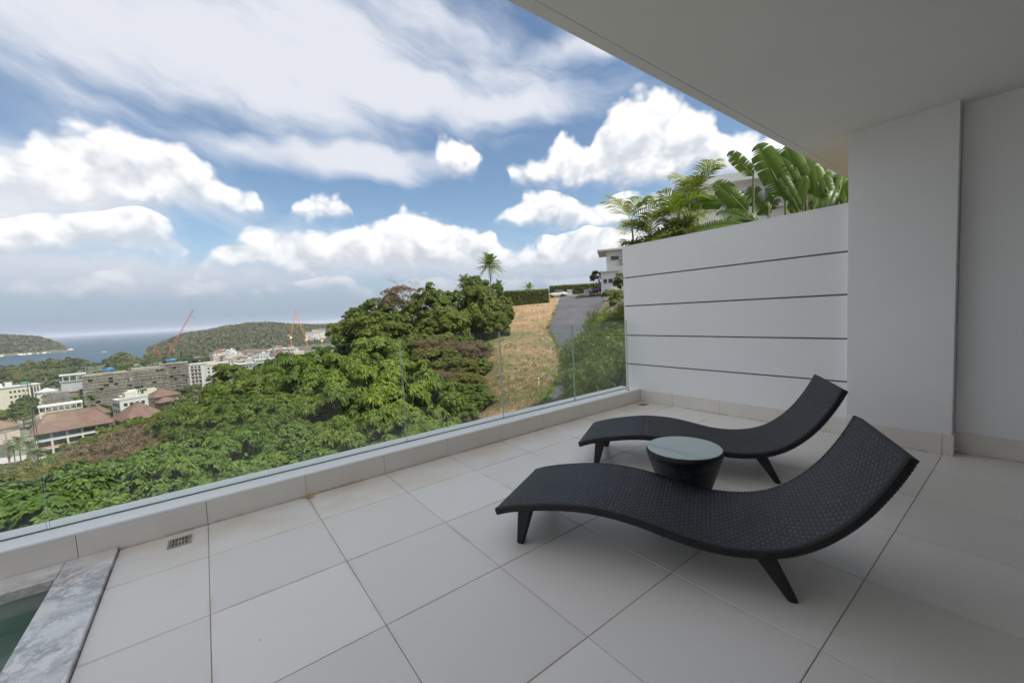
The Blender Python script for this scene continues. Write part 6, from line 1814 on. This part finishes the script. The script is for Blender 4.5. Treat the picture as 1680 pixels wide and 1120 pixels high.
def blob_shrub(px, py, D, rx, rz, mat, label, name, L=.2):
    p_ = at(px, py, D); g2 = float(ground(p_[0], p_[1]))
    (v, q, r), cc = crown(rx=rx, rz=rz, nclump=24, rc=rx * .35, nros=700, k=6, L=L, W=L * .5, zmin=-.7)
    t = tag(empty(name, (p_[0], p_[1], min(g2, p_[2] - rz * .9))), label, 'shrub')
    H = p_[2] - t.location[2]
    link('foliage', np_mesh(name + '_foliage', v, q, mats=[mat], rnd=r), t, (0, 0, H)); link('stems', trunk_mesh(name + '_stems', cc, H, .05, 'bark', 6), t)
blob_shrub(994, 474, 86, 1.3, .55, 'petal_magenta', 'magenta flowering bougainvillea below the hilltop house', 'bougainvillea')
blob_shrub(1000, 481, 80, 1.5, .5, 'leaf_bamboo', 'low yellow green shrub in front of the bougainvillea', 'low_shrub')
blob_shrub(1018, 462, 70, 1.0, 1.4, 'leaf_palm', 'yellow leaved shrub against the hilltop house', 'croton_shrub', .3)
blob_shrub(1012, 490, 60, 1.6, 1.2, 'leaf_bamboo', 'dense light green shrub at the upper end of the lane', 'lane_shrub')
p_ = at(998, 487, 82); g2 = float(ground(p_[0], p_[1]))
t = tag(empty('garden_wall', (p_[0], p_[1], g2 - .3), -math.atan2(p_[0], p_[1])), 'low white garden wall below the bougainvillea', 'wall')
MB().box(-1.1, -.15, 0, 3.5, .15, 1.1).build('render', 'villa_white', t); MB().box(-1.18, -.22, 1.1, 3.55, .22, 1.2).build('coping', 'villa_white', t)

# neighbouring villa behind the wall
D = 19
c0 = at(1215, 340, D); g = -0.5
t = tag(empty('neighbour_villa', (c0[0], c0[1], g), -math.atan2(c0[0], c0[1]) + 0.22), 'white neighbouring villa with horizontal siding behind the broad leaved plants', 'house')
zr = at(1160, 298, D)[2] - g
z1 = at(1160, 345, D)[2] - g
MB().box(-2.0, 0, 0, 9, 6, zr - .3).build('wall', 'villa_white', t)
nb = int((zr - .3 - z1) / .17)
sd = MB().box(-2.02, -.035, 0, 1.6, -.002, .155).mesh('siding_board', 'villa_white')
for k in range(nb): link('siding_board', sd, t, (0, 0, z1 + k * .17 + .02))
MB().box(-2.4, -.5, zr - .3, 9.3, 6.4, zr).build('roof', 'villa_white', t)
for x, w in ((-1.55, .55), (-0.2, .6), (1.1, .5)): window(t, x, -.036, zr - 0.95, w, .62, 'window_teal', 0, 'villa_white')
MB().box(-2.9, -1.6, 0, -0.4, -.04, z1 - .15).build('bay', 'villa_white', t)
MB().box(3.3, -1.0, 0, 7.5, -.01, z1 - .1).build('timber_front', 'timber', t)
MB().box(1.7, -1.8, z1 + .45, 5.2, -.01, zr + .9).build('balcony_block', 'villa_white', t)
pg = MB().box(1.6, -2.2, z1 + .2, 5.4, -1.82, z1 + .44).build('balcony_slab', 'villa_white', t)

# ------------------------------------------------------------------ air
m = bpy.data.materials.new('haze_air'); m.use_nodes = True; m.node_tree.nodes.clear()
T = NT(m.node_tree)
pv = T.node('ShaderNodeVolumePrincipled')
pv.inputs['Color'].default_value = (0.80, 0.88, 1.0, 1)
pv.inputs['Density'].default_value = 0.0001
pv.inputs['Anisotropy'].default_value = 0.2
T.l.new(pv.outputs[0], T.node('ShaderNodeOutputMaterial').inputs['Volume'])
MATS['haze_air'] = m
tag(MB().box(-61000, -61000, -60, 61000, 61000, 60).build('haze', 'haze_air'), 'thin pale sea haze over the bay', 'haze', kind='stuff')
